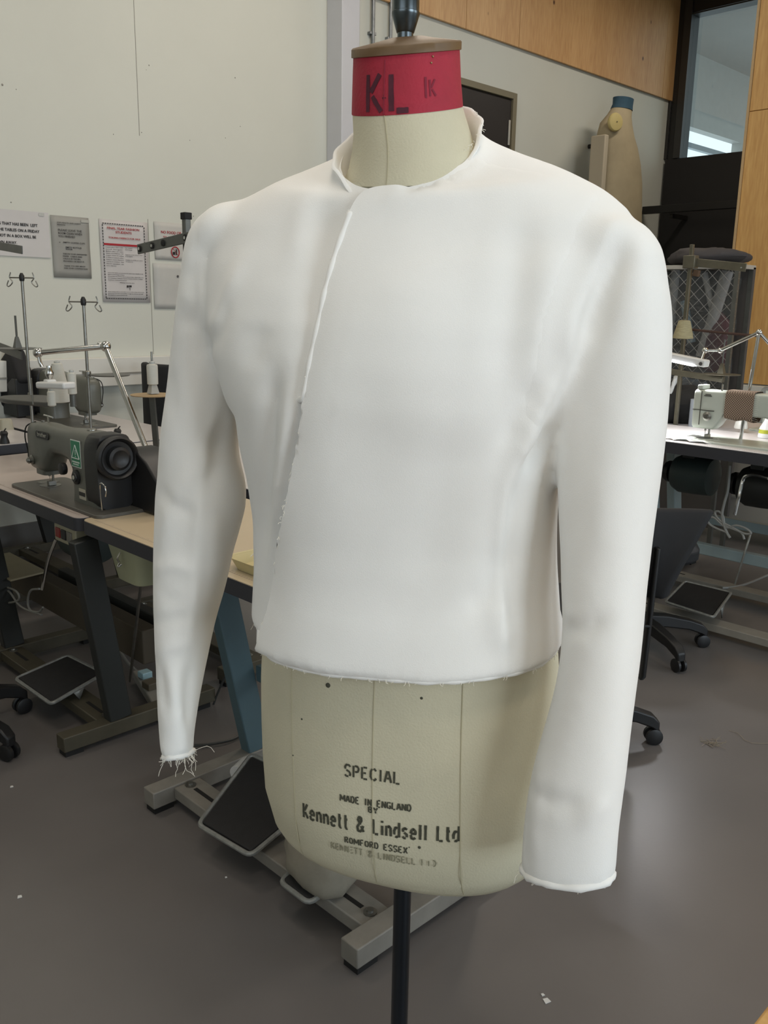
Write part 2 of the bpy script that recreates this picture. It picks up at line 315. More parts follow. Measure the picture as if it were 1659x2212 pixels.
# ---- jacket: torso and sleeve lofts fused into one cloth skin, then split at the armhole
m_toile = mat('white_cotton_toile', '#f1efea', .88, var=.02, vs=5, bump=.13, bs=900, sheen=.15)
TOR = [(1.027, .0150, .008, .1870, .149, 2.3, 0), (1.05, .0133, .006, .1850, .145, 2.3, 0), (1.1, .0110, .004, .1805, .141, 2.3, 0), (1.15, .0090, .004, .1790, .141, 2.3, 0), (1.2, .0066, .006, .1815, .145, 2.3, 0),
       (1.25, .0036, .008, .1890, .149, 2.3, 0), (1.3, .0015, .01, .2030, .152, 2.3, 0), (1.34, .0024, .008, .2200, .151, 2.3, 0), (1.38, .0060, .004, .2350, .145, 2.3, -.02), (1.42, .0070, -.002, .2400, .135, 2.3, -.05),
       (1.45, .0070, -.006, .2430, .124, 2.3, -.08), (1.475, .0054, -.008, .2420, .113, 2.2, -.12), (1.5, .0053, -.008, .2352, .101, 2.2, -.18), (1.52, .0070, -.006, .2060, .092, 2.1, -.24), (1.538, .0095, -.004, .1640, .086, 2.1, -.30),
       (1.548, .0081, 0, .1180, .080, 2, -.48), (1.556, .0050, 0, .0860, .076, 2, -.62)]
SLR = [(0.2457, 0, 1.4507, 0.0325, 0.06), (0.2436, 0.008, 1.4135, 0.0457, 0.068), (0.2417, 0.018, 1.3673, 0.0528, 0.068), (0.2402, 0.03, 1.3115, 0.0568, 0.064), (0.2436, 0.042, 1.2654, 0.0542, 0.06), (0.2459, 0.055, 1.2097, 0.0504, 0.056), (0.2491, 0.07, 1.1398, 0.0447, 0.053), (0.2529, 0.088, 1.0692, 0.0402, 0.05), (0.2513, 0.102, 1.013, 0.0403, 0.046), (0.2468, 0.114, 0.9658, 0.0438, 0.042), (0.2423, 0.126, 0.9206, 0.0473, 0.038), (0.2399, 0.134, 0.8765, 0.0486, 0.035), (0.2404, 0.14, 0.8327, 0.0492, 0.033), (0.2411, 0.141, 0.8242, 0.0492, 0.033)]
SLL = [(-0.2292, -0.01, 1.4591, 0.04, 0.062), (-0.2337, -0.008, 1.4186, 0.0405, 0.066), (-0.2441, -0.005, 1.3523, 0.0426, 0.064), (-0.2548, 0, 1.2841, 0.0427, 0.06), (-0.2638, 0.004, 1.2259, 0.0435, 0.058), (-0.2592, 0.01, 1.1678, 0.0564, 0.054), (-0.2624, 0.015, 1.1324, 0.0543, 0.053), (-0.2667, 0.02, 1.0966, 0.0494, 0.052), (-0.2686, 0.03, 1.0486, 0.043, 0.05), (-0.2711, 0.04, 1.0025, 0.0344, 0.047), (-0.2702, 0.055, 0.9447, 0.0276, 0.039), (-0.2673, 0.07, 0.8928, 0.0218, 0.033), (-0.2645, 0.08, 0.8527, 0.0188, 0.028), (-0.2598, 0.085, 0.8342, 0.019, 0.027)]
q = MB(); tr = []
for a, b in zip(TOR, TOR[1:]):
    for j in range(3): tr.append([x+(y-x)*j/3 for x, y in zip(a, b)])
tr.append(list(TOR[-1])); tr.append([1.566, .0050, 0, .080, .074, 2, -.65])
q.loft([sring(r[1], r[2], r[3], r[4], r[0], r[5], r[6], 0, 96) for r in tr])
def sleeve(rows, sgn):
    rows = [(sgn*.150, 0, 1.435, .050, .055), (sgn*.190, 0, 1.452, .046, .064), (sgn*.222, 0, 1.458, .040, .064)] + rows if sgn > 0 else [(-.150, 0, 1.440, .050, .055), (-.185, -.005, 1.462, .050, .064), (-.210, -.008, 1.472, .046, .064)] + rows
    ctr = cr([(r[0], r[1], r[2]) for r in rows], 4); rad = cr([(r[3], r[4], 0) for r in rows], 4); rings = []
    for i, (c, rr) in enumerate(zip(ctr, rad)):
        d = (ctr[min(i+1, len(ctr)-1)]-ctr[max(i-1, 0)]).normalized()
        a = Vector((1, 0, 0)) if abs(d.x) < .5 else Vector((0, 0, 1))*sgn
        bb = Vector((0, 1, 0)); k = min(1, max(0, (abs(c.x)-.16)/.05)) if i < 14 else 1
        a = (Vector((1, 0, 0))*abs(d.z)+Vector((0, 0, 1))*sgn*abs(d.x))
        a = (a-d*a.dot(d)).normalized(); bb = a.cross(d); bb = bb if bb.y > 0 else -bb
        rings.append([W(*(c+a*math.copysign(abs(math.cos(t))**.9, math.cos(t))*rr.x+bb*math.copysign(abs(math.sin(t))**.9, math.sin(t))*rr.y)) for t in (2*PI*k/40 for k in range(40))])
    return rings
q.loft(sleeve(SLR, 1)); q.loft(sleeve(SLL, -1))
sk = q.build('skin', m_toile)
md = sk.modifiers.new('r', 'REMESH'); md.mode = 'VOXEL'; md.voxel_size = .0048
ms = sk.modifiers.new('s', 'SMOOTH'); ms.factor = .6; ms.iterations = 9
bpy.context.view_layer.update()
me = bpy.data.meshes.new_from_object(sk.evaluated_get(bpy.context.evaluated_depsgraph_get())); bpy.data.objects.remove(sk)
def loc(p): d = p-AX; return Vector((d.dot(UU), d.dot(VV), p.z))
nv = len(me.vertices); co = np.empty(nv*3); me.vertices.foreach_get('co', co); co = co.reshape(-1, 3)
no = np.empty(nv*3); me.vertices.foreach_get('normal', no); no = no.reshape(-1, 3)
bvh0 = BVHTree.FromPolygons([tuple(c) for c in co], [tuple(p.vertices) for p in me.polygons])
def onskin(x, y):
    h = bvh0.ray_cast(CAM, ray(x, y).normalized()); return h[0]
# folds, creases and hollows measured in the photograph: (points, half-width m, height m)
FOLDS = [
 ([(700, 430), (690, 560), (672, 700)], .016, -.0035), ([(660, 420), (640, 560)], .016, .0015), ([(700, 640), (672, 760), (648, 900), (628, 1050), (606, 1200), (592, 1330)], .012, -.0038), ([(650, 800), (622, 950), (596, 1120), (575, 1290)], .012, .0022),
 ([(590, 800), (585, 900), (575, 1050), (560, 1200)], .014, -.006), ([(560, 700), (545, 800)], .022, -.003), ([(620, 860), (610, 1000), (600, 1150)], .013, .004),
 ([(520, 560), (480, 680), (455, 745)], .014, .003), ([(500, 640), (470, 720), (448, 750)], .010, -.004), ([(450, 760), (480, 850), (505, 960)], .008, .003),
 ([(1130, 470), (1120, 650), (1090, 860)], .020, -.004), ([(1180, 520), (1160, 700), (1130, 850)], .022, .0025),
 ([(1320, 480), (1270, 600), (1230, 700), (1210, 820)], .010, .005), ([(1345, 520), (1300, 640), (1262, 760)], .014, -.005), ([(1195, 820), (1150, 900), (1105, 1020)], .012, .008), ([(1170, 830), (1130, 890), (1090, 980)], .014, -.005),
 ([(1200, 905), (1170, 960), (1125, 1010)], .008, -.007), ([(1100, 1010), (1085, 1100), (1085, 1250), (1092, 1440)], .006, .004), ([(1112, 1050), (1100, 1200), (1104, 1430)], .008, -.004),
 ([(1090, 1180), (1060, 1270), (1010, 1320)], .016, -.004), ([(1070, 1300), (1085, 1400)], .014, .004), ([(870, 560), (900, 760), (930, 1000)], .05, .003), ([(760, 850), (840, 1000), (900, 1250)], .05, -.002),
 ([(980, 900), (960, 1100), (930, 1300)], .03, -.002), ([(650, 1000), (625, 1200)], .01, .002),
 ([(470, 850), (450, 960), (430, 1100), (420, 1260), (410, 1400)], .006, .0035), ([(500, 900), (470, 960), (440, 1060)], .013, -.006),
 ([(345, 1060), (390, 1100), (420, 1110)], .006, -.003), ([(335, 1230), (380, 1222), (415, 1235)], .006, .003), ([(335, 1350), (370, 1340), (402, 1330)], .006, -.003), ([(338, 1410), (375, 1395), (400, 1396)], .005, .003),
 ([(350, 1290), (390, 1300)], .006, -.002), ([(375, 1450), (385, 1560), (395, 1630)], .010, .005), ([(410, 1440), (402, 1560)], .007, -.004), ([(345, 1440), (360, 1540)], .007, -.003),
 ([(395, 600), (420, 590), (437, 600)], .006, -.002), ([(392, 640), (415, 650), (435, 640)], .006, .002), ([(390, 540), (410, 560)], .007, .002), ([(385, 690), (430, 700)], .008, -.002), ([(430, 560), (436, 650), (432, 740)], .006, .003),
 ([(1215, 1350), (1260, 1360), (1310, 1340)], .007, -.004), ([(1218, 1335), (1250, 1335)], .006, .002), ([(1290, 1000), (1300, 1200)], .02, .002), ([(1270, 820), (1265, 1000), (1262, 1200)], .018, -.002),
 ([(1150, 1715), (1200, 1735), (1255, 1735)], .008, -.003), ([(1255, 1780), (1290, 1745), (1310, 1740)], .007, .003), ([(1175, 1640), (1160, 1720), (1152, 1880)], .003, .0022), ([(1140, 1740), (1138, 1880)], .0025, -.002), ([(1150, 1830), (1330, 1815)], .006, .0015),
 ([(430, 1000), (375, 1090), (350, 1180)], .012, .003), ([(370, 800), (372, 900)], .012, -.002), ([(455, 1120), (470, 1250)], .014, .003)]
disp = np.zeros(nv)
for pts, hw, am in FOLDS:
    P = [onskin(x, y) for x, y in pts]; P = [Vector(p) for p in P if p is not None]
    if len(P) < 2: continue
    P = np.array([tuple(p) for p in (cr(P, 4) if len(P) > 2 else [P[0].lerp(P[1], t/4) for t in range(5)])])
    lo = P.min(0)-hw*4; hi = P.max(0)+hw*4; idx = np.where(((co > lo) & (co < hi)).all(1))[0]
    if not len(idx): continue
    X = co[idx]; best = np.full(len(idx), 9.); tt = np.zeros(len(idx)); n = len(P)-1
    for i in range(n):
        a, b = P[i], P[i+1]; ab = b-a; t = np.clip(((X-a)@ab)/(ab@ab+1e-12), 0, 1); dd = np.linalg.norm(X-(a+t[:, None]*ab), axis=1)
        k = dd < best; best[k] = dd[k]; tt[k] = (i+t[k])/n
    disp[idx] += 1.7*am*np.exp(-(best/hw)**2)*np.clip(np.sin(PI*np.clip(tt*.86+.07, 0, 1))*1.4, 0, 1)
from mathutils import noise as mn
lc = np.stack([(co-np.array(AX))@np.array(UU), co[:, 2]], 1)
for xs, ys in (([1.26, 1.30, 1.34, 1.40, 1.47, 1.52], [.186, .188, .193, .202, .218, .236]), ([1.26, 1.30, 1.34, 1.40, 1.47, 1.52], [-.208, -.214, -.222, -.229, -.234, -.236])):
    dd = lc[:, 0]-np.interp(lc[:, 1], xs, ys); disp -= .0016*np.exp(-(dd/.004)**2)*np.clip((lc[:, 1]-1.30)/.04, 0, 1)*np.clip((1.50-lc[:, 1])/.03, .3, 1)
for i in range(nv):
    p = Vector(co[i]); disp[i] += .0011*mn.noise(p*9)+.0004*mn.noise(p*30)
co = co+no*disp[:, None]
ed = np.empty(len(me.edges)*2, dtype=np.int64); me.edges.foreach_get('vertices', ed); ed = ed.reshape(-1, 2)
deg = np.bincount(ed.ravel(), minlength=nv).astype(float)[:, None]
def relax(c, it, lam=.5):
    for _ in range(it):
        s_ = np.zeros_like(c); np.add.at(s_, ed[:, 0], c[ed[:, 1]]); np.add.at(s_, ed[:, 1], c[ed[:, 0]]); c = c+(s_/deg-c)*lam
    return c
co = relax(co, 3)
me.vertices.foreach_set('co', co.ravel()); me.update()
# classify faces
L3 = np.stack([(co-np.array(AX))@np.array(UU), (co-np.array(AX))@np.array(VV), co[:, 2]], 1)
def seam_r(v): z = v[2]; return np.interp(z, [1.26, 1.30, 1.34, 1.40, 1.47, 1.52], [.186, .188, .193, .202, .218, .236])
def seam_l(v): z = v[2]; return np.interp(z, [1.26, 1.30, 1.34, 1.40, 1.47, 1.52], [-.208, -.214, -.222, -.229, -.234, -.236])
def sl_axis(rows, z):
    R = sorted(rows, key=lambda r: r[2]); zs = [r[2] for r in R]; return [np.interp(z, zs, [r[k] for r in R]) for k in (0, 1, 3, 4)]
def part_of(v):
    z = v[2]
    if z > 1.28: return 1 if v[0] > seam_r(v) else (2 if v[0] < seam_l(v) else 0)
    for k, rows in ((1, SLR), (2, SLL)):
        cu, cv, ru, rv = sl_axis(rows, z)
        d = ((v[0]-cu)/(ru+.007))**2+((v[1]-cv)/(rv+.007))**2
        if z < .985:
            if (k == 1) == (v[0] > 0): return k
        elif d < 1.05 and abs(v[0]) > .17: return k
    return 0
groups = {0: [], 1: [], 2: []}
for p in me.polygons:
    c = L3[list(p.vertices)].mean(0); g = part_of(c); nz = p.normal.z
    if nz < -.62 and ((g == 0 and c[2] < 1.038) or (g == 1 and c[2] < .840) or (g == 2 and c[2] < .850)): continue
    if g == 0 and nz > .3 and c[2] > 1.49 and ((c[0]-.005)/.0745)**2+(c[1]/.0755)**2 < 1: continue
    groups[g].append(tuple(p.vertices))
cnt = {}
for g in groups:
    for f in groups[g]:
        for i in f: cnt.setdefault(i, set()).add(g)
ec = {}; eg = {}
for g in groups:
    for f in groups[g]:
        for a, b in zip(f, f[1:]+f[:1]): k = (min(a, b), max(a, b)); ec[k] = ec.get(k, 0)+1; eg.setdefault(k, set()).add(g)
ob = {i for k in ec if ec[k] == 1 for i in k}
bd = {i for i in cnt if len(cnt[i]) > 1} | ob; adj = {i: set() for i in bd}
for e in me.edges:
    a, b = e.vertices
    k = (min(a, b), max(a, b))
    if a in bd and b in bd and (ec.get(k) == 1 or len(eg.get(k, ())) > 1): adj[a].add(b); adj[b].add(a)
for it in range(8):
    nw = {i: sum((co[j] for j in adj[i]), co[i]*1.0)/(len(adj[i])+1) for i in bd if len(adj[i]) > 1}
    for i, c in nw.items(): co[i] = c
fr = co[list(ob)].copy(); co = relax(co, 3); co[list(ob)] = fr
me.vertices.foreach_set('co', co.ravel()); me.update()
vno = np.empty(nv*3); me.vertices.foreach_get('normal', vno); vno = vno.reshape(-1, 3)
jk = thing('jacket', 'white cotton jacket with raw frayed edges and crossover front, worn by the cream dress form', 'jacket', tuple(W(0, 0, 1.0)))
def sub(g, name, th=.004):
    fs = groups[g]; used = sorted({i for f in fs for i in f}); mp = {i: k for k, i in enumerate(used)}
    b = MB(); b.v = [Vector(co[i]) for i in used]; b.f = [tuple(mp[i] for i in f) for f in fs]
    o = b.build(name, m_toile, jk, world=True, sharp=180, recalc=False)
    o.data.normals_split_custom_set_from_vertices([tuple(vno[i]) for i in used]); return o
sub(0, 'bodice'); sub(1, 'sleeve'); sub(2, 'sleeve')
bvh = BVHTree.FromPolygons([tuple(c) for c in co], [tuple(p.vertices) for p in me.polygons])
# crossover front panel lying over the bodice, raw edge towards its left
EDGE = [(400, 790), (428, 775), (480, 757), (600, 721), (680, 704), (740, 690), (870, 664), (1000, 650), (1070, 640), (1230, 610), (1310, 605), (1425, 600)]
eu = []
for y, x in EDGE:
    p = bvh.ray_cast(CAM, ray(x, y).normalized())[0] or W(-.12, .1, 1.0)
    l = loc(p); eu.append((l.z, math.atan2(l.y, l.x-.008)))
eu[-1] = (.99, eu[-1][1])
def edge_ang(z): e = sorted(eu); return float(np.interp(z, [k[0] for k in e], [k[1] for k in e]))
def ss(a, b, x): x = min(1, max(0, (x-a)/(b-a))); return x*x*(3-2*x)
L3 = np.stack([(co-np.array(AX))@np.array(UU), (co-np.array(AX))@np.array(VV), co[:, 2]], 1)
def side(i):                                        # metres to the right of the crossover edge
    l = L3[i]; an = math.atan2(l[1], l[0]-.008); return (edge_ang(l[2])-an)*math.hypot(l[0], l[1])
def infront(i): l = L3[i]; return l[1] > -.015+.02*ss(1.45, 1.53, l[2])
pf = [f for f in groups[0] if all(infront(i) and (L3[i][2] < 1.30 or float(seam_r(L3[i]))-L3[i][0] > .009) for i in f) and sum(side(i) for i in f)/4 > 0]
for _ in range(4):                                  # drop stray corner faces so the raw edge runs clean
    ec = {}
    for f in pf:
        for a, b in zip(f, f[1:]+f[:1]): k = (min(a, b), max(a, b)); ec[k] = ec.get(k, 0)+1
    pf = [f for f in pf if sum(ec[(min(a, b), max(a, b))] == 1 for a, b in zip(f, f[1:]+f[:1])) < 3]
used = sorted({i for f in pf for i in f}); mp = {i: k for k, i in enumerate(used)}
SD = {i: side(i) for i in used}
ec = {}
for f in pf:
    for a, b in zip(f, f[1:]+f[:1]): k = (min(a, b), max(a, b)); ec[k] = ec.get(k, 0)+1
adj = {}
for (a, b), c in ec.items():
    if c == 1: adj.setdefault(a, set()).add(b); adj.setdefault(b, set()).add(a)
P = {i: co[i].copy() for i in used}
for it in range(30):
    nw = {i: sum((P[j] for j in adj[i]), P[i]*1.0)/(len(adj[i])+1) for i in adj if len(adj[i]) > 1 and SD[i] < .04}
    P.update(nw)
nb = {}
for (a, b) in ec: nb.setdefault(a, set()).add(b); nb.setdefault(b, set()).add(a)
near = [i for i in used if SD[i] < .035 and i not in adj and L3[i][2] > 1.04]
for it in range(14):
    nw = {i: sum((P[j] for j in nb[i]), P[i]*0)/len(nb[i]) for i in near}
    P.update(nw)
rg = {i: 0 for i in adj if SD[i] > .05 and L3[i][2] > 1.06}; fr_ = list(rg)
for r_ in range(1, 6):
    nx = []
    for i in fr_:
        for j2 in nb[i]:
            if j2 not in rg: rg[j2] = r_; nx.append(j2)
    fr_ = nx
edge_pts = []; hem_pts = []; V = []
for i in used:
    n = vno[i]; z = L3[i][2]; d = max(SD[i], 0)
    off = .0008+(.0090+.0045*(1-ss(1.15, 1.36, z)))*(1-ss(.03, .17, d)*.88-.12*ss(.1, .2, d))
    kk = ss(0, 5, rg.get(i, 5)); off = -.0014*(1-kk)+off*kk
    if z < 1.09: off += .003*(1-ss(1.03, 1.09, z))
    p = P[i]+n*off; p[2] = P[i][2]+n[2]*off*.4
    if z < 1.062: p[2] -= .010*(1-ss(1.027, 1.062, z))*(1-ss(.2, .34, d)*.5)
    p = Vector(p); V.append(p)
    if i in adj:
        if z < 1.042: hem_pts.append(p)
        elif SD[i] < .01 and z < 1.50: edge_pts.append(p)
b = MB(); b.v = V; b.f = [tuple(mp[i] for i in f) for f in pf]; fp = b.build('crossover_panel', m_toile, jk, world=True, sharp=180)
def inward(p, d): l = loc(p); v2 = Vector((.008-l.x, -l.y, 0)).normalized(); q2 = l+v2*d; return W(*q2)
def avg(P, key, step, d):
    P = sorted(P, key=key); out = []
    for k in range(0, len(P)-2, step): s3 = P[k:k+3]; out.append(inward(sum(s3, Vector())/len(s3), d))
    return out
E1 = avg(edge_pts, lambda p: -p.z, 2, .0018); E2 = avg(hem_pts, lambda p: -math.atan2(loc(p).y, loc(p).x-.008), 2, .0030)
E1 = [sum(E1[max(0, k-2):k+3], Vector())/len(E1[max(0, k-2):k+3]) for k in range(len(E1))]
EE = E1+E2; MB().tube(EE, [.0036+.0005*math.sin(k*1.3)+random.uniform(-.0002, .0002) for k in range(len(EE))], 8).build('raw_edge', m_toile, jk, world=True, sharp=180)
# standing neck band
def neckpt(an, up, out):
    c, s = math.cos(an), math.sin(an); a, b2 = .0745+out, .0765+out
    x, y = .005+a*c, b2*s; return W(x, y, 1.555-.64*y+.03*x+up)
b = MB(); rings = []
n = 70
for i in range(n+1):
    an = math.radians(112)+(math.radians(385)-math.radians(112))*i/n
    lean = .004+.006*math.exp(-((math.degrees(an)-150)/40)**2); hh = .020*min(1, i/8+.1)*min(1, (n-i)/9+.1); wob = .0012*math.sin(i*.9)
    rings.append([neckpt(an, -.010, .001), neckpt(an, hh*.5, lean*.5+wob*.5), neckpt(an, hh, lean+wob), neckpt(an, hh+.0012, lean-.002+wob), neckpt(an, hh*.98, lean-.0042+wob), neckpt(an, hh*.5, lean*.5-.0045), neckpt(an, -.010, -.0035)])
b.loft(rings); b.build('neck_band', m_toile, jk, world=True, sharp=60)
MB().tube([neckpt(math.radians(20+95*i/40), -.0015+.0006*math.sin(i*1.7), .0025) for i in range(41)], .0032, 7).build('neckline_edge', m_toile, jk, world=True)
# rolled raw edges at hem and cuffs, loose threads
def boundary(g, zmax, cu, cv, shrink=0):            # open edge of a cloth part, ordered round the axis
    e2 = {}
    for f in groups[g]:
        for a, b in zip(f, f[1:]+f[:1]): k = (min(a, b), max(a, b)); e2[k] = e2.get(k, 0)+1
    ids = {i for k, n_ in e2.items() if n_ == 1 for i in k if co[i][2] < zmax}
    P = sorted((math.atan2(loc(Vector(co[i])).y-cv, loc(Vector(co[i])).x-cu), i) for i in ids); out = []
    for k in range(0, len(P), 2):
        q3 = sum((Vector(co[P[(k+d) % len(P)][1]]) for d in range(3)), Vector())/3; l = loc(q3); out.append(W(cu+(l.x-cu)*(1-shrink), cv+(l.y-cv)*(1-shrink), q3.z))
    return out
def rolled(P, r):
    P = [p+Vector((random.uniform(-1, 1), random.uniform(-1, 1), random.uniform(-1, 1)))*r*.18 for p in P]; P.append(P[0])
    MB().tube(P, [r*random.uniform(.8, 1.15) for _ in P], 7).build('raw_edge', m_toile, jk, world=True, sharp=180)
CR_ = boundary(1, .86, .2411, .141); CL_ = boundary(2, .87, SLL[-1][0], .085); CH_ = boundary(0, 1.06, .015, .008, .012)
rolled(CR_, .0046); rolled(CL_, .0042); rolled(CH_, .0026)
m_thr = mat('cotton_thread', '#ece6d8', .9)
def threads(pts, n, ln, name='frayed_threads', down=1.0, r=.00028):
    b = MB()
    for _ in range(n):
        p = Vector(random.choice(pts)); d = Vector((random.uniform(-1, 1), random.uniform(-1, 1), random.uniform(-1.2, .1)*down)); q2 = [p]
        L = ln*random.uniform(.4, 1.2)
        for k in range(5):
            d = (d+Vector((random.uniform(-.7, .7), random.uniform(-.7, .7), random.uniform(-.8, .3)))).normalized(); q2.append(q2[-1]+d*L/5)
        b.tube(q2, r, 4)
    o = b.build(name, m_thr, jk, world=True); o['kind'] = 'stuff'; return o
threads(CL_, 90, .012)
cl_ = sorted(CL_, key=lambda p: (p-CAM).length)[:14]; threads(random.sample(cl_, 4), 7, .030); threads(sorted(CL_, key=lambda p: loc(p).x)[:6], 5, .022); threads(sorted(CL_, key=lambda p: -loc(p).x)[:5], 8, .030)
threads(CR_, 80, .006)
threads(sorted(CR_, key=lambda p: loc(p).x)[:5], 4, .016)
threads(edge_pts, 90, .005); threads(hem_pts, 90, .006); threads([min(edge_pts+hem_pts, key=lambda p: loc(p).x+p.z*.2)], 5, .016)
threads([W(.0155-.187*math.cos(t/30), .149*math.sin(t/30), 1.028) for t in range(-10, 30)], 80, .007); threads([W(-.16, .06, 1.026)], 5, .02)
threads([neckpt(math.radians(a), .02, .003) for a in range(200, 385, 4)], 60, .005, down=-1)
# ------------------------------------------------------------ fixed parts of the room
YW = YL-.001
def wx(x, y): return atY(x, y, YW).x
def wz(x, y): return atY(x, y, YW).z
# pilaster, trunking, skirting
px0, px1 = wx(706, 100), wx(735, 100)
m_pil = mat('pilaster_paint', '#c3c4c9', .5, var=.02)
struct(MB().box(px0, px1+.04, YL-.16, YL, 0, ZC).build('trim_1', m_pil, bevel=.006))
zt = wz(270, 770)
m_trunk = mat('white_trunking', '#d6d4cc', .4)
tr2 = struct(MB().box(XB, px0, YL-.075, YL, zt-.17, zt).build('trim_2', m_trunk, bevel=.004))
MB().box(XB, px0, YL-.079, YL-.072, zt-.10, zt-.09).build('trunking_lid_joint', mat('joint_grey', '#8d8b84', .6), tr2)
struct(MB().box(XB, XR, YL-.02, YL, 0, .12).build('baseboard_left', mat('skirting_grey', '#6b6a68', .5)))
struct(MB().box(XR-.02, XR, YF, YL, 0, .12).build('baseboard_right', mat('skirting_grey', '#6b6a68', .5)))
# crack lines between the wall boards
for xx, y0, y1 in ((295, 0, 292), (330, 690, 765)):
    X0 = wx(xx, (y0+y1)/2); struct(MB().box(X0-.0012, X0+.0012, YL-.002, YL+.001, wz(xx, y1), min(ZC, wz(xx, y0)+.6)).build('trim_3', mat('board_joint', '#8d8a80', .8)))
# timber cladding above the white wall: separate panels
zb = (wz(900, 40)+wz(1450, 213))/2
cl = struct(MB().box(px1+.04, XR, YL-.012, YL-.001, zb+.01, ZC).build('trim_4', m_clt))
joints = [px1+.04, wx(1000, 60), wx(1116, 60), wx(1431, 130), XR]
for a, b in zip(joints, joints[1:]): MB().box(a+.002, b-.002, YL-.034, YL-.012, zb, ZC).build('panel', m_clt, cl, bevel=.002, seg=1)
# steel conduits up the wall
m_galv = mat('galvanised_steel', '#8b8f92', .35, .9, var=.2, vs=20)
for x in (800, 838):
    X0 = wx(x, 60); t = MB().cyl((X0, YL-.03, 2.0), (X0, YL-.03, ZC), .014, n=14)
    c = t.build('conduit', m_galv)
    tag(c, 'thin steel conduit on the white wall, %s' % ('left one of the two behind the neck' if x == 800 else 'right one, close beside the spigot'), 'conduit', 'steel conduits on the wall')
    for z in (2.6, 3.3, 4.0): MB().box(X0-.03, X0+.03, YL-.034, YL-.002, z-.01, z+.01).build('saddle_clip', m_galv, c, bevel=.002, seg=1)
# dark door in the long wall
m_door = mat('dark_door_leaf', '#231d1b', .55, var=.12, vs=4); m_dfr = mat('olive_door_frame', '#78705a', .5)
dX1 = wx(1104, 210); dX0 = dX1-1.15; dz = wz(1104, 205)
d1 = struct(MB().box(dX0-.05, dX0, YL-.07, YL, 0, dz).box(dX1-.05, dX1, YL-.07, YL, 0, dz).box(dX0, dX1-.05, YL-.07, YL, dz-.05, dz).build('door_1', m_dfr, bevel=.003))
leaf = MB().box(dX0+.004, dX1-.055, YL-.05, YL-.005, .01, dz-.055).build('door_leaf', m_door, d1, bevel=.002)
hz = wz(1095, 290); MB().box(dX1-.085, dX1-.065, YL-.062, YL-.05, hz-.10, hz+.10).build('hinge_plate', mat('pale_metal', '#b9b5ab', .4, .3), leaf, bevel=.003)
# window_1: black metal frame, glass, black board below, seen at the corner of the right wall
gy0, gy1 = atX(1645, 12, XR).y, atX(1500, 33, XR).y; gz0, gz1 = atX(1467, 345, XR).z, atX(1500, 33, XR).z
fy1 = YL-.03
f = struct(MB().box(XR-.09, XR+.12, gy1, fy1, gz0-.08, ZC).box(XR-.09, XR+.12, gy0-.6, gy1, gz1, ZC).box(XR-.09, XR+.12, gy0-.6, gy1, gz0-.08, gz0).box(XR-.09, XR+.12, gy0-.7, gy0-.6, gz0-.08, ZC).build('window_1', m_blackmet, bevel=.004))
MB().box(XR-.11, XR-.09, gy1-.03, gy1+.05, gz0, ZC).box(XR-.11, XR-.09, gy1+.12, gy1+.16, gz0, ZC).box(XR-.10, XR-.09, gy0-.6, gy1, gz1-.02, gz1-.005).build('glazing_bead', mat('worn_black_metal', '#2a2826', .4), f, bevel=.003)
gm = mat('window_glass', '#e6efee', .02, spec=.5, trans=1.0)
gn = gm.node_tree; gl = gn.nodes.new('ShaderNodeBsdfTransparent'); gl.inputs[0].default_value = (.86, .91, .90, 1); gg = gn.nodes.new('ShaderNodeBsdfGlossy'); gg.inputs['Roughness'].default_value = .03
mxs = gn.nodes.new('ShaderNodeMixShader'); mxs.inputs[0].default_value = .08; gn.links.new(gl.outputs[0], mxs.inputs[1]); gn.links.new(gg.outputs[0], mxs.inputs[2]); gn.links.new(mxs.outputs[0], gn.nodes['Material Output'].inputs[0])
MB().box(XR+.01, XR+.016, gy0-.6, gy1, gz0, gz1).build('pane', gm, f)
by1 = atX(1432, 400, XR-.13).y; bz = gz0-.012
bb = MB().box(XR-.13, XR-.10, gy0-.9, by1, .9, bz).build('blackout_board', m_black, bevel=.003); tag(bb, 'large plain black board fixed below the tall window at the corner', 'board')
sy1 = atX(1389, 453, XR-.5).y
rl = MB().box(XR-.52, XR-.46, gy0-1.2, sy1, atX(1400, 462, XR-.5).z, atX(1400, 446, XR-.5).z).build('rail', mat('black_rail', '#0f0e0e', .5), bevel=.004)
tag(rl, 'long black horizontal rail running in front of the black board', 'rail')
[MB().bar((XR-.46, yy_, 2.35), (XR-.135, yy_, 2.35), .04, .04).build('bracket', m_blackmet, rl) for yy_ in (gy0-.6, by1-.3)]
# hall beyond the window: slab, glazed wall open to the sky, downlights
m_conc = mat('hall_ceiling', '#8a8782', .8, var=.10, vs=.6)
HY = 8.6; p1 = atY(1474, 271, HY); p2 = atY(1602, 306, HY); hz1 = (p1.z+p2.z)/2; hz2 = atY(1474, 310, HY).z
struct(MB().box(XR+.2, p2.x+8, 2.0, HY+.3, hz1+1.25, hz1+1.4).build('ceiling_hall', m_conc))
struct(MB().box(XR+.2, p1.x-1.2, HY, HY+.2, 0, hz1+1.25).box(p1.x-1.2, p2.x, HY, HY+.2, hz1, hz1+1.25).box(p2.x, p2.x+8, HY, HY+.2, 0, hz1+1.25).box(p1.x-1.2, p2.x, HY, HY+.2, 0, hz2-3).build('wall_hall', mat('hall_wall', '#a3a39f', .5, var=.05)))
struct(MB().box(p2.x+8, p2.x+8.2, -2, HY, 0, hz1+1.25).build('wall_hall_end', mat('hall_wall', '#a3a39f', .5)))
struct(MB().box(p1.x-1.2, p2.x, HY-.05, HY+.05, hz2-.05, hz2+.04).build('trim_5', mat('mullion_grey', '#8f979c', .5)))
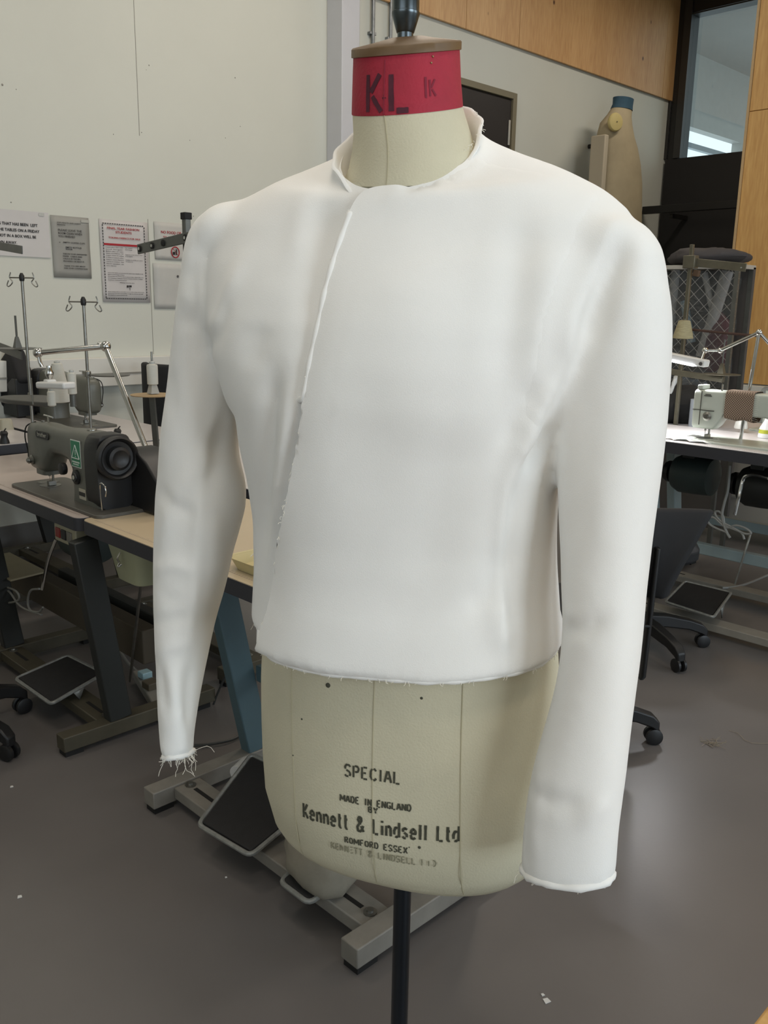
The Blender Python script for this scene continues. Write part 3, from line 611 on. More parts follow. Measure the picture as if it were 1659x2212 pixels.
for px, py, wh in ((1487, 272, 'leftmost one'), (1534, 272, 'upper middle one'), (1585, 285, 'rightmost one')):
    t = (hz1+1.245-CAMH)/ray(px, py).z; c = CAM+ray(px, py)*t
    if c.x > p2.x+7: c = CAM+ray(px, py)*(t*.9); 
    o = MB().lathe((c.x, min(c.y, HY-.4), hz1+1.235), [(.16, 0), (.16, .012), (.18, .014)], n=16).build('downlight', mat('downlight_glow', '#ffffff', .5, emit=('#ffffff', 3)))
    tag(o, 'small round ceiling light in the hall beyond the tall window, '+wh, 'ceiling light', 'downlights in the hall beyond the window')
# timber pier on the right
PX = 6.2; py0 = atX(1602, 400, PX).y; pzb = atX(1600, 828, PX).z
pier = struct(MB().box(PX+.03, PX+.32, -3.0, py0, 0, ZC).build('wall_pier', m_paint))
m_clt2 = wood_mat('timber_panel_warm', '#b98c50', '#cda263', '#4e2a12', (2.2, 2.0, .22))
pj = [py0, atX(1659, 240, PX).y-.55, py0-2.2, -3.0]
zj = atX(1640, 238, PX).z
for a, b in zip(pj, pj[1:]):
    for z0, z1 in ((pzb, zj), (zj, ZC)): MB().box(PX, PX+.03, b+.0015, a-.0015, z0+.0015, z1-.0015).build('panel', m_clt2, pier, bevel=.002, seg=1)
MB().box(PX-.012, PX+.33, py0, py0+.014, pzb, ZC).build('edge_strip', mat('pale_edge_timber', '#b79a70', .5, var=.1, vs=3), pier)
MB().box(PX-.06, PX+.0, -3, py0, pzb-.14, pzb-.006).build('trunking', m_trunk, pier, bevel=.004)
# ceiling luminaires (out of frame, they light the room)
for lx, ly in ((1.5, 1.2), (-.3, -.4), (3.6, 3.4), (.6, 3.6), (4.8, .2), (7.4, 3.2)):
    L = thing('ceiling_light', 'long white ceiling light fitting hung %s' % {1.5: 'above the dress form', -.3: 'above the camera side of the dress form', 3.6: 'above the black door side of the room', .6: 'above the pink-topped sewing table', 4.8: 'above the right-hand white sewing table', 7.4: 'near the tall corner window'}[lx], 'ceiling light', (lx, ly, ZC-.4), 0, 'ceiling light fittings')
    MB().box(-.78, .78, -.17, .17, 0, .06).build('housing', m_trunk, L, bevel=.01); [MB().cyl((s_, 0, .06), (s_, 0, .4), .006, n=8).build('suspension_wire', m_galv, L) for s_ in (-.6, .6)]
# window frames behind the camera
for nm, a, b, z0, z1, ax in (('window_2', -.5, 2.3, .8, 3.2, 'y'), ('window_4', 3.6, 6.4, .8, 3.2, 'y'), ('window_3', -2.2, 1.0, 1.2, 3.4, 'x')):
    q = MB(); n = 3
    for i in range(n+1):
        c = a+(b-a)*i/n; q.box(c-.03, c+.03, YF-.12, YF-.05, z0, z1) if ax == 'y' else q.box(XB-.12, XB-.05, c-.03, c+.03, z0, z1)
    (q.box(a, b, YF-.12, YF-.05, z0, z0+.06).box(a, b, YF-.12, YF-.05, z1-.06, z1) if ax == 'y' else q.box(XB-.12, XB-.05, a, b, z0, z0+.06).box(XB-.12, XB-.05, a, b, z1-.06, z1))
    struct(q.build(nm, m_blackmet))

# ------------------------------------------------------------ notices on the wall
m_red = mat('red_print', '#a3202a', .7); m_blk = mat('black_print', '#1e1c1c', .7); m_gry = mat('grey_print', '#4a4848', .7)
RX = Matrix.Rotation(PI/2, 4, 'X')
def notice(x0, y0, x1, y1, col, label, name='notice'):
    a = atY(x0, y0, YW-.003); b = atY(x1, y1, YW-.003); L = thing(name, label, 'notice', (a.x, YW-.003, b.z)); wd = b.x-a.x; ht = a.z-b.z
    q = MB(); n = 8; rows = []
    for i in range(n+1):
        rows.append([Vector((wd*j/n, -.0015-.002*math.sin(i*1.3+j*.7)*(1 if 0 < i < n else .2), ht*i/n)) for j in range(n+1)])
    q.loft(rows, False, False, closed=False); pp = q.build('sheet', mat('paper_'+col[1:], col, .55, var=.05, vs=9), L)
    s = pp.modifiers.new('t', 'SOLIDIFY'); s.thickness = .0006
    return L, wd, ht
def wline(L, s, x, z, h, m, w=None, align='LEFT'):   # one printed line, cap height h, optional fitted width
    o = text(s, h*1.4, m, 'lettering', L, Matrix(), align=align, bold=h*.012)
    xs = [v.co.x for v in o.data.vertices]; k = 1
    if w and xs: k = w/(max(xs)-min(xs))
    o.data.transform(Matrix.Translation((x, -.0052, z)) @ RX @ Matrix.Diagonal((k, 1, 1, 1))); return o
def tape(L, x, z, w=.03): MB().box(x-w/2, x+w/2, -.0062, -.0056, z-.008, z+.008).build('tape', mat('clear_tape', '#aaa89f', .2), L)
# 1: black capitals, cut by the frame
xl = wx(103, 462)-.46
a = atY(103, 460, YW); L1 = thing('notice', 'white notice with four lines of black capitals at the far left edge', 'notice', (a.x-.46, YW-.003, wz(103, 557)))
ht = a.z-wz(103, 557); pp = MB().box(0, .46, -.0022, -.001, 0, ht).build('sheet', mat('paper_c2bfbe', '#c6c3c1', .5, var=.04, vs=7), L1)
ln = ['ANYTHING THAT HAS BEEN  LEFT', 'UNDER THE TABLES ON A FRIDAY', 'THAT IS NOT IN A BOX WILL BE', 'THROWN AWAY.']
for i, (s, yy, xe) in enumerate(zip(ln, (489, 502, 514, 526), (80, 84, 77, 36))):
    zz = wz(xe, yy)-L1.location.z-.004; o = text(s, .0215, m_blk, 'lettering', L1, Matrix(), align='RIGHT', bold=.0004)
    o.data.transform(Matrix.Translation((wx(xe, yy)-L1.location.x, -.0048, zz)) @ RX @ Matrix.Diagonal((.92, 1, 1, 1)))
MB().box(.03, .142, -.0052, -.0046, wz(0, 493)-L1.location.z-.002, wz(0, 493)-L1.location.z).build('underline', m_blk, L1); tape(L1, .42, ht-.012)
# 2: grey notice
L2, wd, ht = notice(108, 464, 198, 602, '#96958f', 'darker grey notice in a plastic sleeve, second from the left')
for s, fx, fz, h, w in (('FOR HEALTH AND SAFETY', .16, .88, .007, .62), ('REASON', .16, .845, .007, .2), ('PLEASE LEAVE THE', .17, .755, .012, .62), ('ROOM CLEAN WHEN', .17, .705, .012, .62), ('YOU FINISHED', .17, .655, .012, .44), ('o    EMPTY COFFEE CUPS', .18, .565, .008, .68), ('EMPTY BOTTLES', .34, .485, .009, .42),
                        ('WATER', .34, .455, .009, .18), ('THROW YOUR UNWANTED', .26, .38, .008, .64), ('PAPER   CARDS AND', .26, .34, .008, .5), ('CALICO IN THE BIN,', .26, .30, .008, .46), ('PROVIDED OR NEXT IT.', .26, .26, .008, .56), ('THANK YOU VERY MUCH', .27, .185, .008, .56), ('FOR YOUR COOPERATION', .27, .145, .008, .62)):
    wline(L2, s, fx*wd, fz*ht, h, m_gry, w*wd)
tape(L2, wd*.9, ht-.02, .05)
# 3: red headed notice with chain border
L3n, wd, ht = notice(213, 472, 325, 654, '#c3bfbd', 'white notice with red heading, red bar and chain border, third from the left')
q = MB()
for i in range(26):
    for xx in (.06, .92): q.box(xx*wd-.003, xx*wd+.003, -.006, -.005, (.05+i*.9/26)*ht, (.05+i*.9/26+.022)*ht)
for i in range(18):
    for zz in (.045, .95): q.box((.06+i*.86/18)*wd, (.06+i*.86/18+.032)*wd, -.006, -.005, zz*ht-.003, zz*ht+.003)
q.build('chain_border', m_gry, L3n)
for s, fx, fz, h, m, w in (('FINAL YEAR FASHION', .15, .885, .0135, m_red, .66), ('STUDENTS', .32, .84, .0135, m_red, .33), ('TOILING FABRICS FOR SALE', .17, .775, .010, m_red, .66)): wline(L3n, s, fx*wd, fz*ht, h, m, w*wd)
MB().box(.07*wd, .90*wd, -.006, -.005, .69*ht, .715*ht).build('red_bar', m_red, L3n)
sm = ['Cotton calico 150cm wide', 'and larger', 'Medium calico  per metre', 'White wool Melton 150', 'Organic denim for toiling', 'in white or natural colour', 'Polyester Cotton black & C', 'Canvas in medium  Pale', 'Viscose satin/plain  top', 'Lace fabrics']
for i, s in enumerate(sm): wline(L3n, s, .10*wd, (.665-.025*i)*ht, .0042, m_gry, (.36 if i < 9 else .2)*wd)
for s, fz in (('Per metre', .665), ('and large', .645), ('Fragments to buy 3/4/5 per metre', .585), ('Length', .565), ('Available by 25/40 per metre', .52), ('metre', .50)): wline(L3n, s, .50*wd, fz*ht, .0042, m_gry, (.36 if len(s) > 12 else .15)*wd)
for i, (s, w) in enumerate((('Some of the fabrics are stored in the stock room. Samples in the', .74), ('fabrics stock hanger in here', .34), ('To purchase any of these fabrics please bring a signed slip to us', .74), ('For a Fashion Colleague Card or Student Service, College', .72), ('Fashion Administration', .38))): wline(L3n, s, .12*wd, (.355-.022*i)*ht, .0042, m_gry, w*wd)
wline(L3n, 'Making time for you', .36*wd, .238*ht, .004, m_blk, .3*wd)
MB().box(.50*wd, .535*wd, -.006, -.005, .185*ht, .212*ht).box(.545*wd, .60*wd, -.006, -.005, .19*ht, .212*ht).box(.56*wd, .567*wd, -.0062, -.005, .15*ht, .185*ht).build('emblem', m_blk, L3n)
for i, (s, w) in enumerate((('Some of these fabrics and others are at other shops and at best', .76), ('and prices are low and quality is high for all year groups', .74), ('To check or reserve please ask', .4))): wline(L3n, s, .10*wd, (.125-.022*i)*ht, .0042, m_gry, w*wd)
# 4: no food or drink
L4, wd, ht = notice(332, 478, 448, 566, '#bebcb6', 'white notice with red capitals and a red prohibition symbol beside the jacket sleeve')
z1 = wz(346, 504)-L4.location.z; x1 = wx(346, 500)-L4.location.x
wline(L4, 'NO FOOD OR DRINK', x1, z1, .017, m_red, wx(412, 504)-wx(346, 500)); wline(L4, 'TO BE CONSUMED', wx(351, 512)-L4.location.x, wz(351, 516)-L4.location.z, .017, m_red, .17)
c = atY(379, 545, YW-.009); MB().tube([(c.x-L4.location.x+.028*math.cos(t*PI/16), -.006, c.z-L4.location.z+.032*math.sin(t*PI/16)) for t in range(33)], .0032, 6).build('prohibition_ring', m_red, L4)
cc = Vector((c.x-L4.location.x, -.007, c.z-L4.location.z)); MB().box(cc.x-.018, cc.x-.002, -.006, -.005, cc.z-.016, cc.z+.002).box(cc.x+.004, cc.x+.012, -.006, -.005, cc.z-.016, cc.z+.018).build('food_symbol', m_blk, L4)
MB().bar(cc+Vector((-.020, -.002, .023)), cc+Vector((.020, -.002, -.023)), .004, .001).build('prohibition_slash', m_red, L4)
L5, wd, ht = notice(330, 568, 446, 668, '#bab9b4', 'plain pale sheet under the red prohibition notice, mostly behind the sleeve')
MB().lathe((wx(383, 597)-L5.location.x, -.004, wz(383, 597)-L5.location.z), [(.008, 0), (.006, .002)], (0, -1, 0), 10).build('emblem', m_gry, L5)

# ------------------------------------------------------------ second dress form hung on the long wall
m_old = mat('aged_linen', '#a79a7e', .8, var=.12, vs=5, bump=.2, bs=120)
HY2 = YL-.36
c0 = atY(1346, 210, HY2); cb = atY(1338, 440, HY2); hx = (c0.x+cb.x)/2
wf = thing('dress_form', 'aged linen half-scale dress form with blue neck hung on the far white wall', 'mannequin', (hx, HY2, 0))
def pr(px, py): p = atY(px, py, HY2); return p.x-hx, p.z
prof = [(208, 1331, 1363), (222, 1330, 1361), (232, 1326, 1360), (245, 1318, 1358), (262, 1305, 1358), (285, 1300, 1361), (310, 1298, 1367), (345, 1297, 1372), (385, 1293, 1374), (425, 1290, 1373), (470, 1288, 1372), (520, 1290, 1374)]
def hr(y, l, r, k=.62):
    xl_, z = pr(l, y); xr_, _ = pr(r, y); cx, a = (xl_+xr_)/2, (xr_-xl_)/2
    return [Vector((cx+a*math.cos(t), .9*a*k*math.sin(t)*1.0, z)) for t in (2*PI*k2/28 for k2 in range(28))]
MB().loft([hr(*p) for p in prof[2:]]).build('torso', m_old, wf); MB().loft([hr(y, l-.5, r+.5, .66) for y, l, r in prof[:3]]).build('neck_band', mat('blue_neck_cloth', '#2f4f63', .8, var=.15, vs=20), wf)
_p = atY(1330, 264, HY2-.115); x, z = _p.x-hx, _p.z; MB().lathe((x, -.10, z), [(.075, 0), (.078, .02), (.07, .03), (.04, .036), (.008, .037)], (-.35, -1, 0), 26).build('arm_plate', mat('cream_arm_plate', '#c2b277', .6, var=.08, vs=9), wf)
MB().ball((x-.012, -.137, z), .006, 8, 6).build('stud', m_dfr, wf)
x0, z0 = pr(1297, 295); x1, z1 = pr(1291, 440)
MB().box(x0-.075, x0-.015, -.10, .05, z1-.3, z0+.0).build('back_board', mat('pale_backing', '#b3a893', .8), wf, bevel=.01)
MB().tube([(x0-.005, -.02, z0), (x0-.01, -.03, (z0+z1)/2), (x0-.02, -.03, z1)], .004, 6).tube([(x0-.002, -.03, pr(0, 344)[1]), (x0+.03, -.07, pr(0, 344)[1])], .003, 6).build('torn_edge', mat('dark_tear', '#4a3d2c', .9), wf)
MB().cyl((0, .05, z0), (0, .355, z0), .02, n=12).build('wall_bracket', m_blackmet, wf)
# small marks and pin holes on the wall
q = MB()
for x, y, r in ((5, 183, .006), (35, 193, .003), (322, 141, .004), (316, 151, .002), (508, 168, .004), (245, 290, .003), (306, 286, .003), (487, 298, .003), (519, 273, .003), (410, 303, .003), (24, 437, .004), (418, 467, .0035)):
    p = atY(x, y, YW); q.lathe((p.x, YW, p.z), [(r, 0), (r*.7, .0012)], (0, -1, 0), 8)
tag(q.build('wall_marks', mat('plug_grey', '#8f8c84', .8)), 'tiny grey filler marks and pin holes scattered over the white wall', 'wall mark', kind='stuff')
# ------------------------------------------------------------ sewing tables
m_lam_p = mat('pale_pink_laminate', '#b5a8a0', .35, var=.05, vs=3); m_lam_b = mat('beige_laminate', '#c2b195', .35, var=.04, vs=3); m_lam_w = mat('white_laminate', '#c6c1bf', .3, var=.03, vs=3)
m_edge = mat('dark_table_edge', '#35353a', .5, var=.08, vs=9); m_ruler = mat('ruler_print', '#8f8078', .7)
m_steelblue = mat('grey_blue_leg', '#52686f', .45, var=.08, vs=8); m_darkleg = mat('dark_grey_leg', '#2a2c2a', .5, var=.12, vs=8)
m_foot = mat('worn_beige_foot', '#86827a', .5, var=.22, vs=9, bump=.15, bs=60); m_footd = mat('worn_olive_foot', '#4b4638', .55, var=.25, vs=9, bump=.15, bs=60)
m_rub = mat('black_rubber', '#141313', .75); m_chrome = mat('chrome', '#c9c9c6', .14, 1); m_steel = mat('brushed_steel', '#8f8e88', .35, .9, var=.2, vs=30)
m_pedm = mat('pedal_mat', '#1b1a1b', .7, var=.2, vs=40, bump=.3, bs=260); m_pedf = mat('pedal_frame_paint', '#8e8f8b', .4, .3, var=.25, vs=60)
m_blkp = mat('black_plastic', '#1a1a1b', .45, var=.1, vs=12)
def rrect(x0, x1, y0, y1, r, n=5):
    out = []
    for cx, cy, a0 in ((x1-r, y1-r, 0), (x0+r, y1-r, 90), (x0+r, y0+r, 180), (x1-r, y0+r, 270)):
        for i in range(n+1): a = math.radians(a0+90*i/n); out.append((cx+r*math.cos(a), cy+r*math.sin(a)))
    return out
def table(label, X0, Y0, Y1, zt, lam, leg, foot, feetY, legx, D=.55, group=None, strx=None, th=.042, ruler=True, footx=None, slope=-.2, slot=True):
    L = thing('sewing_table', label, 'table', (X0, Y0, 0), 0, group)
    MB().prismz(rrect(X0, X0+D, Y0, Y1, .03), zt-th, zt-.002).build('tabletop', m_edge, L, world=True)
    MB().prismz(rrect(X0+.0015, X0+D-.0015, Y0+.0015, Y1-.0015, .03), zt-.002, zt).build('laminate', lam, L, world=True)
    if ruler:
        q = MB(); y = Y0+.04; k = 0
        while y < Y1-.04:
            w = .011 if k % 10 == 0 else (.008 if k % 5 == 0 else .005); q.box(X0+.028, X0+.028+w, y-.0004, y+.0004, zt, zt+.0003); y += .01 if (y-Y0) % 1 else .01; k += 1
        q.box(X0+.026, X0+.0268, Y0+.04, Y1-.04, zt, zt+.0003); r = q.build('ruler_print', m_ruler, L, world=True); r['kind'] = 'stuff'
    fx = footx or (X0-.07, X0+D+.02)
    for fy in feetY:
        f = MB().box(fx[0], fx[1], fy-.027, fy+.027, .018, .068).build('foot_bar', foot, L, world=True, bevel=.003)
        for xx in (fx[0]+.035, fx[1]-.05): MB().cyl((xx, fy, 0), (xx, fy, .02), .024, n=14).build('rubber_foot', m_rub, f, world=False) if False else MB().box(xx-.03, xx+.03, fy-.022, fy+.022, 0, .018).build('rubber_pad', m_rub, f, world=False)
        xb = legx; xt = legx+slope*(zt-th-.07)
        lg = MB().bar((xb, fy, .066), (xt, fy, zt-th-.03), .045, .078, (1, 0, 0)).build('leg', leg, L, world=True, bevel=.004)
        MB().box(X0+.06, X0+D-.05, fy-.03, fy+.03, zt-th-.035, zt-th).build('top_bracket', leg, L, world=True, bevel=.003)
    sx = strx if strx is not None else fx[0]+.12
    a, b = min(feetY)+.027, max(feetY)-.027
    st = MB().box(sx, sx+.085, a, b, .028, .062).build('stretcher', foot, L, world=True, bevel=.003)
    if slot:
        for yy in (b-.10, a+.10): MB().box(sx+.035, sx+.047, yy-.055, yy+.055, .0615, .0628).build('slot', m_rub, st, world=False)
        for yy in (b-.02, a+.02): MB().lathe((sx+.042, yy, .062), [(.016, 0), (.016, .003), (.009, .004), (.008, .009)], n=10).build('bolt', m_steel, st, world=False)
    MB().box(X0+.30, X0+.34, a, b, .30, .35).build('cross_rail', leg, L, world=True, bevel=.003)
    return L
# children-of-children were built in table coordinates: shift them by the table's own location
def fix(L):
    for c in L.children:
        for g in c.children: g.data.transform(Matrix.Translation(-Vector(L.location)))
T1 = table('pink-topped sewing table with dark edge under the olive grey sewing machine', 1.15, 2.475, 3.72, .76, m_lam_p, m_darkleg, m_footd, (2.50, 3.35), 1.26, strx=1.20, footx=(1.06, 1.62), slope=-.13); fix(T1)
T2 = table('beige-topped sewing table with blue grey leg, nearest behind the jacket', 1.155, 1.19, 2.465, .76, m_lam_b, m_steelblue, m_foot, (2.03, 1.195), 1.47, strx=1.165, footx=(1.10, 1.72)); fix(T2)
T0 = table('pale sewing table against the white wall, behind the pink-topped one', 1.15, 3.84, 5.02, .785, m_lam_w, m_darkleg, m_footd, (4.0, 4.8), 1.4); fix(T0)
B1 = table('white-topped sewing table of the back row, below the grey machine with hanging threads', 1.80, 3.72, 4.92, .76, m_lam_w, m_darkleg, m_footd, (3.9, 4.75), 2.05, D=.60, ruler=False); fix(B1)
B0 = table('white-topped sewing table of the back row, hidden behind the pink-topped table', 1.80, 2.45, 3.69, .76, m_lam_w, m_darkleg, m_footd, (2.6, 3.5), 2.05, D=.60, ruler=False); fix(B0)
m_rleg = mat('pale_blue_leg', '#8b9a9c', .45, var=.08, vs=8); m_rfoot = mat('cream_foot', '#918c82', .5, var=.15, vs=9)
R1 = table('white-topped sewing table on the right, under the white sewing machine', 3.52, .62, 2.30, .85, m_lam_w, m_rleg, m_rfoot, (2.06, .80), 3.96, strx=3.60, footx=(3.44, 4.05), th=.05); fix(R1)
R2 = table('grey sewing table of the right-hand back row below the bagged rolls', 4.12, .62, 2.42, .83, m_lam_w, m_rleg, m_rfoot, (2.2, .80), 4.45, ruler=False); fix(R2)
# loose bolt-on: second brown laminate strip along the front of the right table
# ------------------------------------------------------------ pedals
def pedal(label, P, tilt=.03, group='foot pedals', bigmat=True):
    # P: four corner points front-left, back-left, back-right, front-right (world)
    c = sum((Vector(p) for p in P), Vector())/4; L = thing('foot_pedal', label, 'pedal', (c.x, c.y, 0), 0, group)
    P = [Vector(p) for p in P]; ins = [c+(p-c)*.93 for p in P]
    MB().add([p+Vector((0, 0, .004)) for p in ins]+[p-Vector((0, 0, .004)) for p in ins], [(0, 1, 2, 3), (7, 6, 5, 4)]+[(i, (i+1) % 4, (i+1) % 4+4, i+4) for i in range(4)]).build('rubber_mat', m_pedm, L, world=True, bevel=.003)
    loop = []
    for i in range(4):
        a, b, d = P[i-1], P[i], P[(i+1) % 4]
        r = .02; p0 = b+(a-b).normalized()*r; p1 = b+(d-b).normalized()*r
        for t in (0, .25, .5, .75, 1): loop.append(p0*(1-t)**2+b*2*t*(1-t)+p1*t*t)
    loop.append(loop[0]); loop.append(loop[1])
    MB().tube(loop, .0065, 8, False).build('frame', m_pedf, L, world=True)
    for a, b in ((P[0], P[1]), (P[3], P[2])):
        m = (a+b)/2; MB().add([a*.6+b*.4-Vector((0, 0, .005)), a*.4+b*.6-Vector((0, 0, .005)), Vector((m.x, m.y, .062))], [(0, 1, 2)]).build('hinge_bracket', m_pedf, L, world=True).modifiers.new('t', 'SOLIDIFY').thickness = .004
    return L
pedal('large foot pedal with black mat and scuffed pale rim, left of the dress form', [(1.095, 1.77, .085), (1.36, 1.90, .135), (1.39, 1.60, .135), (1.115, 1.57, .085)])
pedal('small black foot pedal with pale rim, right under the cloth bag', [(1.115, 1.455, .075), (1.27, 1.46, .10), (1.27, 1.35, .10), (1.115, 1.345, .075)])
pedal('dark foot pedal under the pink-topped table', [(1.115, 2.97, .09), (1.32, 2.99, .115), (1.34, 2.75, .115), (1.12, 2.69, .09)])
pedal('foot pedal with black mat under the right-hand white table', [atz(1437, 1300, .11), atz(1480, 1256, .14), atz(1580, 1280, .14), atz(1541, 1334, .11)])
# ------------------------------------------------------------ sewing machines (local: x along the arm to the handwheel, y away from the operator)
def rbox(x0, x1, y0, y1, z, n=4.0, m=28):
    cx, cy, a, b = (x0+x1)/2, (y0+y1)/2, (x1-x0)/2, (y1-y0)/2; out = []
    for k in range(m):
        t = 2*PI*k/m; c, s = math.cos(t), math.sin(t); out.append(Vector((cx+a*math.copysign(abs(c)**(2/n), c), cy+b*math.copysign(abs(s)**(2/n), s), z)))
    return out
def rboxx(x, y0, y1, z0, z1, n=4.0): return [Vector((x, p.y, p.x)) for p in rbox(z0, z1, y0, y1, 0, n)]
def machine(label, loc, rotz, body, dark, group='sewing machines', white=False, name='sewing_machine', sc=1.0, detail=True):
    L = thing(name, label, 'sewing machine', loc, rotz, group); S = Matrix.Scale(sc, 4)
    def B(q, n, m, par=L, **k): q.xf(S); return q.build(n, m, par, **k)
    bed = B(MB().prismz(rrect(-.105, .475, -.085, .095, .022), -.004, .006), 'bed', dark if not white else body, bevel=.002)
    B(MB().lathe((0, 0, .006), [(.032, 0), (.032, .0012)], n=24), 'needle_plate', m_steel, bed)
    B(MB().box(-.07, -.034, -.012, .045, .006, .0072), 'slide_plate', m_steel, bed, bevel=.001)
    q = MB()
    if white:
        q.loft([rboxx(x, -a, a, z0, z1, 8) for x, a, z0, z1 in ((-.042, .034, .05, .19), (-.037, .037, .045, .195), (.04, .037, .045, .195), (.055, .037, .06, .195), (.08, .036, .105, .195), (.24, .037, .108, .195), (.30, .040, .09, .195), (.42, .040, .06, .195))])
        q.loft([rbox(.28, .43, -.042, .05, z, 8) for z in (.004, .10, .17, .194)])
    else:
        q.loft([rboxx(x, -a, a, z0, z1, n) for x, a, z0, z1, n in ((-.078, .020, .09, .175, 3), (-.072, .030, .07, .188, 3.4), (-.060, .036, .055, .198, 4), (.0, .038, .050, .203, 4), (.03, .038, .052, .204, 4), (.05, .038, .066, .204, 4), (.075, .036, .100, .203, 3.6), (.10, .036, .118, .202, 3.4), (.16, .037, .119, .203, 3.4), (.215, .040, .110, .207, 3.6), (.25, .044, .08, .210, 4), (.34, .046, .06, .212, 4), (.40, .046, .08, .205, 4), (.41, .040, .1, .195, 4))])
        q.loft([rbox(a, b, -.045, .052, z, 5) for z, a, b in ((.004, .232, .41), (.03, .238, .405), (.07, .238, .40), (.12, .232, .40), (.15, .225, .40))])
        q.loft([rbox(-.040, .035, -.030, .030, z, 4) for z in (.044, .052, .07)])
    arm = B(q, 'arm', body, sharp=50)
    B(MB().cyl((0, 0, .012), (0, 0, .06), .0012, n=8), 'needle', m_chrome, arm); B(MB().cyl((0, 0, .035), (0, 0, .06), .0045, n=10), 'needle_bar', m_chrome, arm)
    B(MB().cyl((.014, .004, .02), (.014, .004, .06), .004, n=10).box(.003, .018, -.012, .012, .008, .022), 'presser_foot', m_steel, arm, bevel=.001)
    hz, hx = .150, .415
    B(MB().lathe((hx+.005, 0, hz), [(.02, 0), (.052, .004), (.060, .012), (.060, .030), (.055, .034), (.050, .030), (.046, .022), (.034, .020), (.032, .036), (.024, .040), (.012, .034), (.001, .034)], (1, 0, 0), 36), 'handwheel', m_blkp if not white else mat('grey_handwheel', '#6d716f', .5))
    if not white:
        gd = B(MB().loft([rboxx(x, -.050, .058, .004, z1, 5) for x, z1 in ((.345, .205), (.35, .212), (.415, .212), (.42, .205))]), 'belt_guard', m_blkp, bevel=0)
        B(MB().prism([(.40, .0), (.56, .0), (.56, .09), (.50, .14), (.44, .17), (.40, .17)], .05, .13), 'belt_cover', m_blkp, L, bevel=.006)
        B(MB().tube(cr([(.438, -.052, .01), (.438, -.054, .07), (.445, -.055, .088), (.465, -.055, .085), (.472, -.055, .07), (.468, -.055, .055)], 5), .0022, 8), 'wire_hook', m_chrome, gd)
        B(MB().lathe((.20, -.040, .092), [(.017, 0), (.018, .006), (.017, .014), (.010, .016)], (0, -1, 0), 20), 'stitch_knob', m_blkp, arm)
        dl = B(MB().lathe((.285, -.044, .080), [(.021, 0), (.021, .007), (.014, .009), (.013, .012), (.001, .012)], (0, -1, 0), 24), 'stitch_dial', m_blkp, arm)
        B(MB().lathe((.285, -.0565, .080), [(.006, 0), (.006, .001)], (0, -1, 0), 10), 'dial_mark', mat('pale_mark', '#b7b4a8', .6), arm)
        B(MB().lathe((-.035, -.034, .085), [(.014, 0), (.016, .004), (.009, .008), (.011, .014), (.005, .020)], (0, -1, 0), 18), 'tension_dial', m_steel, arm)
        B(MB().tube([(.02, 0, .20), (.02, 0, .225)], .004, 8).tube([(-.01, 0, .224), (.05, 0, .222)], .0025, 8).tube([(.005, 0, .224), (.0, .006, .216)], .0025, 6), 'thread_guide', m_chrome, arm)
        B(MB().lathe((.30, 0, .208), [(.014, 0), (.013, .006), (.009, .008)], n=16).lathe((-.02, 0, .2), [(.006, 0), (.006, .006)], n=10), 'oil_cap', m_steel, arm)
        B(MB().tube(cr([(-.05, -.01, .2), (-.075, -.03, .185), (-.082, -.034, .15), (-.078, -.03, .11), (-.065, -.035, .09)], 4), .0022, 6), 'cable', m_blkp, arm)
    return L, arm, bed
m_mgrey = mat('olive_grey_enamel', '#5d5e56', .36, var=.08, vs=14); m_mdark = mat('olive_grey_bed', '#514f49', .4, var=.12, vs=10); m_mwhite = mat('off_white_enamel', '#b9bfb5', .35, var=.04, vs=8)
R90 = -PI/2
MA, armA, bedA = machine('olive grey industrial sewing machine with green warning sticker and black handwheel', (1.285, 2.955, .764), R90, m_mgrey, m_mdark, sc=1.12)
# maker plate, sticker, small plate
FR = Matrix.Rotation(PI/2, 4, 'X')
pl = MB().prismz([(x, z) for x, z in rrect(.0, .088, -.011, .011, .0108)], 0, .002); pl.xf(Matrix.Translation((.010, -.0375, .172)) @ FR).build('name_plate', m_blkp, armA)
o = text('brother', .0185, mat('plate_silver', '#a9a89f', .4, .5), 'lettering', armA, Matrix(), align='CENTER', bold=.0002); o.data.transform(Matrix.Translation((.054, -.0402, .1675)) @ FR @ Matrix.Diagonal((1.05, 1, 1, 1)))
m_green = mat('green_sticker', '#1c7a56', .4); m_stw = mat('sticker_white', '#cfd6cf', .5)
MB().box(.258, .318, -.0465, -.0455, .108, .186).build('warning_sticker', m_stw, armA, bevel=.002, seg=1)
MB().box(.261, .315, -.0475, -.0463, .111, .183).build('green_field', m_green, armA, bevel=.002, seg=1)
tri = [(.288, .172), (.311, .134), (.265, .134)]; tc = (.288, .147)
q = MB()
for i in range(3):
    a, b = tri[i], tri[(i+1) % 3]; q.bar((a[0], -.048, a[1]), (b[0], -.048, b[1]), .001, .0028, (0, 1, 0), .0012) if False else q.tube([(a[0], -.0478, a[1]), (b[0], -.0478, b[1])], .0015, 6)
q.box(.2865, .2895, -.0483, -.0472, .144, .158).box(.2865, .2895, -.0483, -.0472, .138, .141).build('warning_symbol', m_stw, armA)
MB().box(.266, .310, -.0481, -.0472, .1215, .1255).box(.272, .304, -.0481, -.0472, .1155, .1185).build('caption_lines', m_stw, armA)
o = MB().box(.296, .335, -.0475, -.0455, .020, .050).build('serial_plate', mat('plate_cream', '#b1ab9b', .5), armA); 
MB().box(.298, .333, -.0485, -.0474, .030, .041).build('serial_strip', m_blkp, armA)
for c_ in list(armA.children):
    if c_.name.split('.')[0] in ('name_plate', 'lettering', 'warning_sticker', 'green_field', 'warning_symbol', 'caption_lines', 'serial_plate', 'serial_strip'): c_.data.transform(Matrix.Scale(1.12, 4))
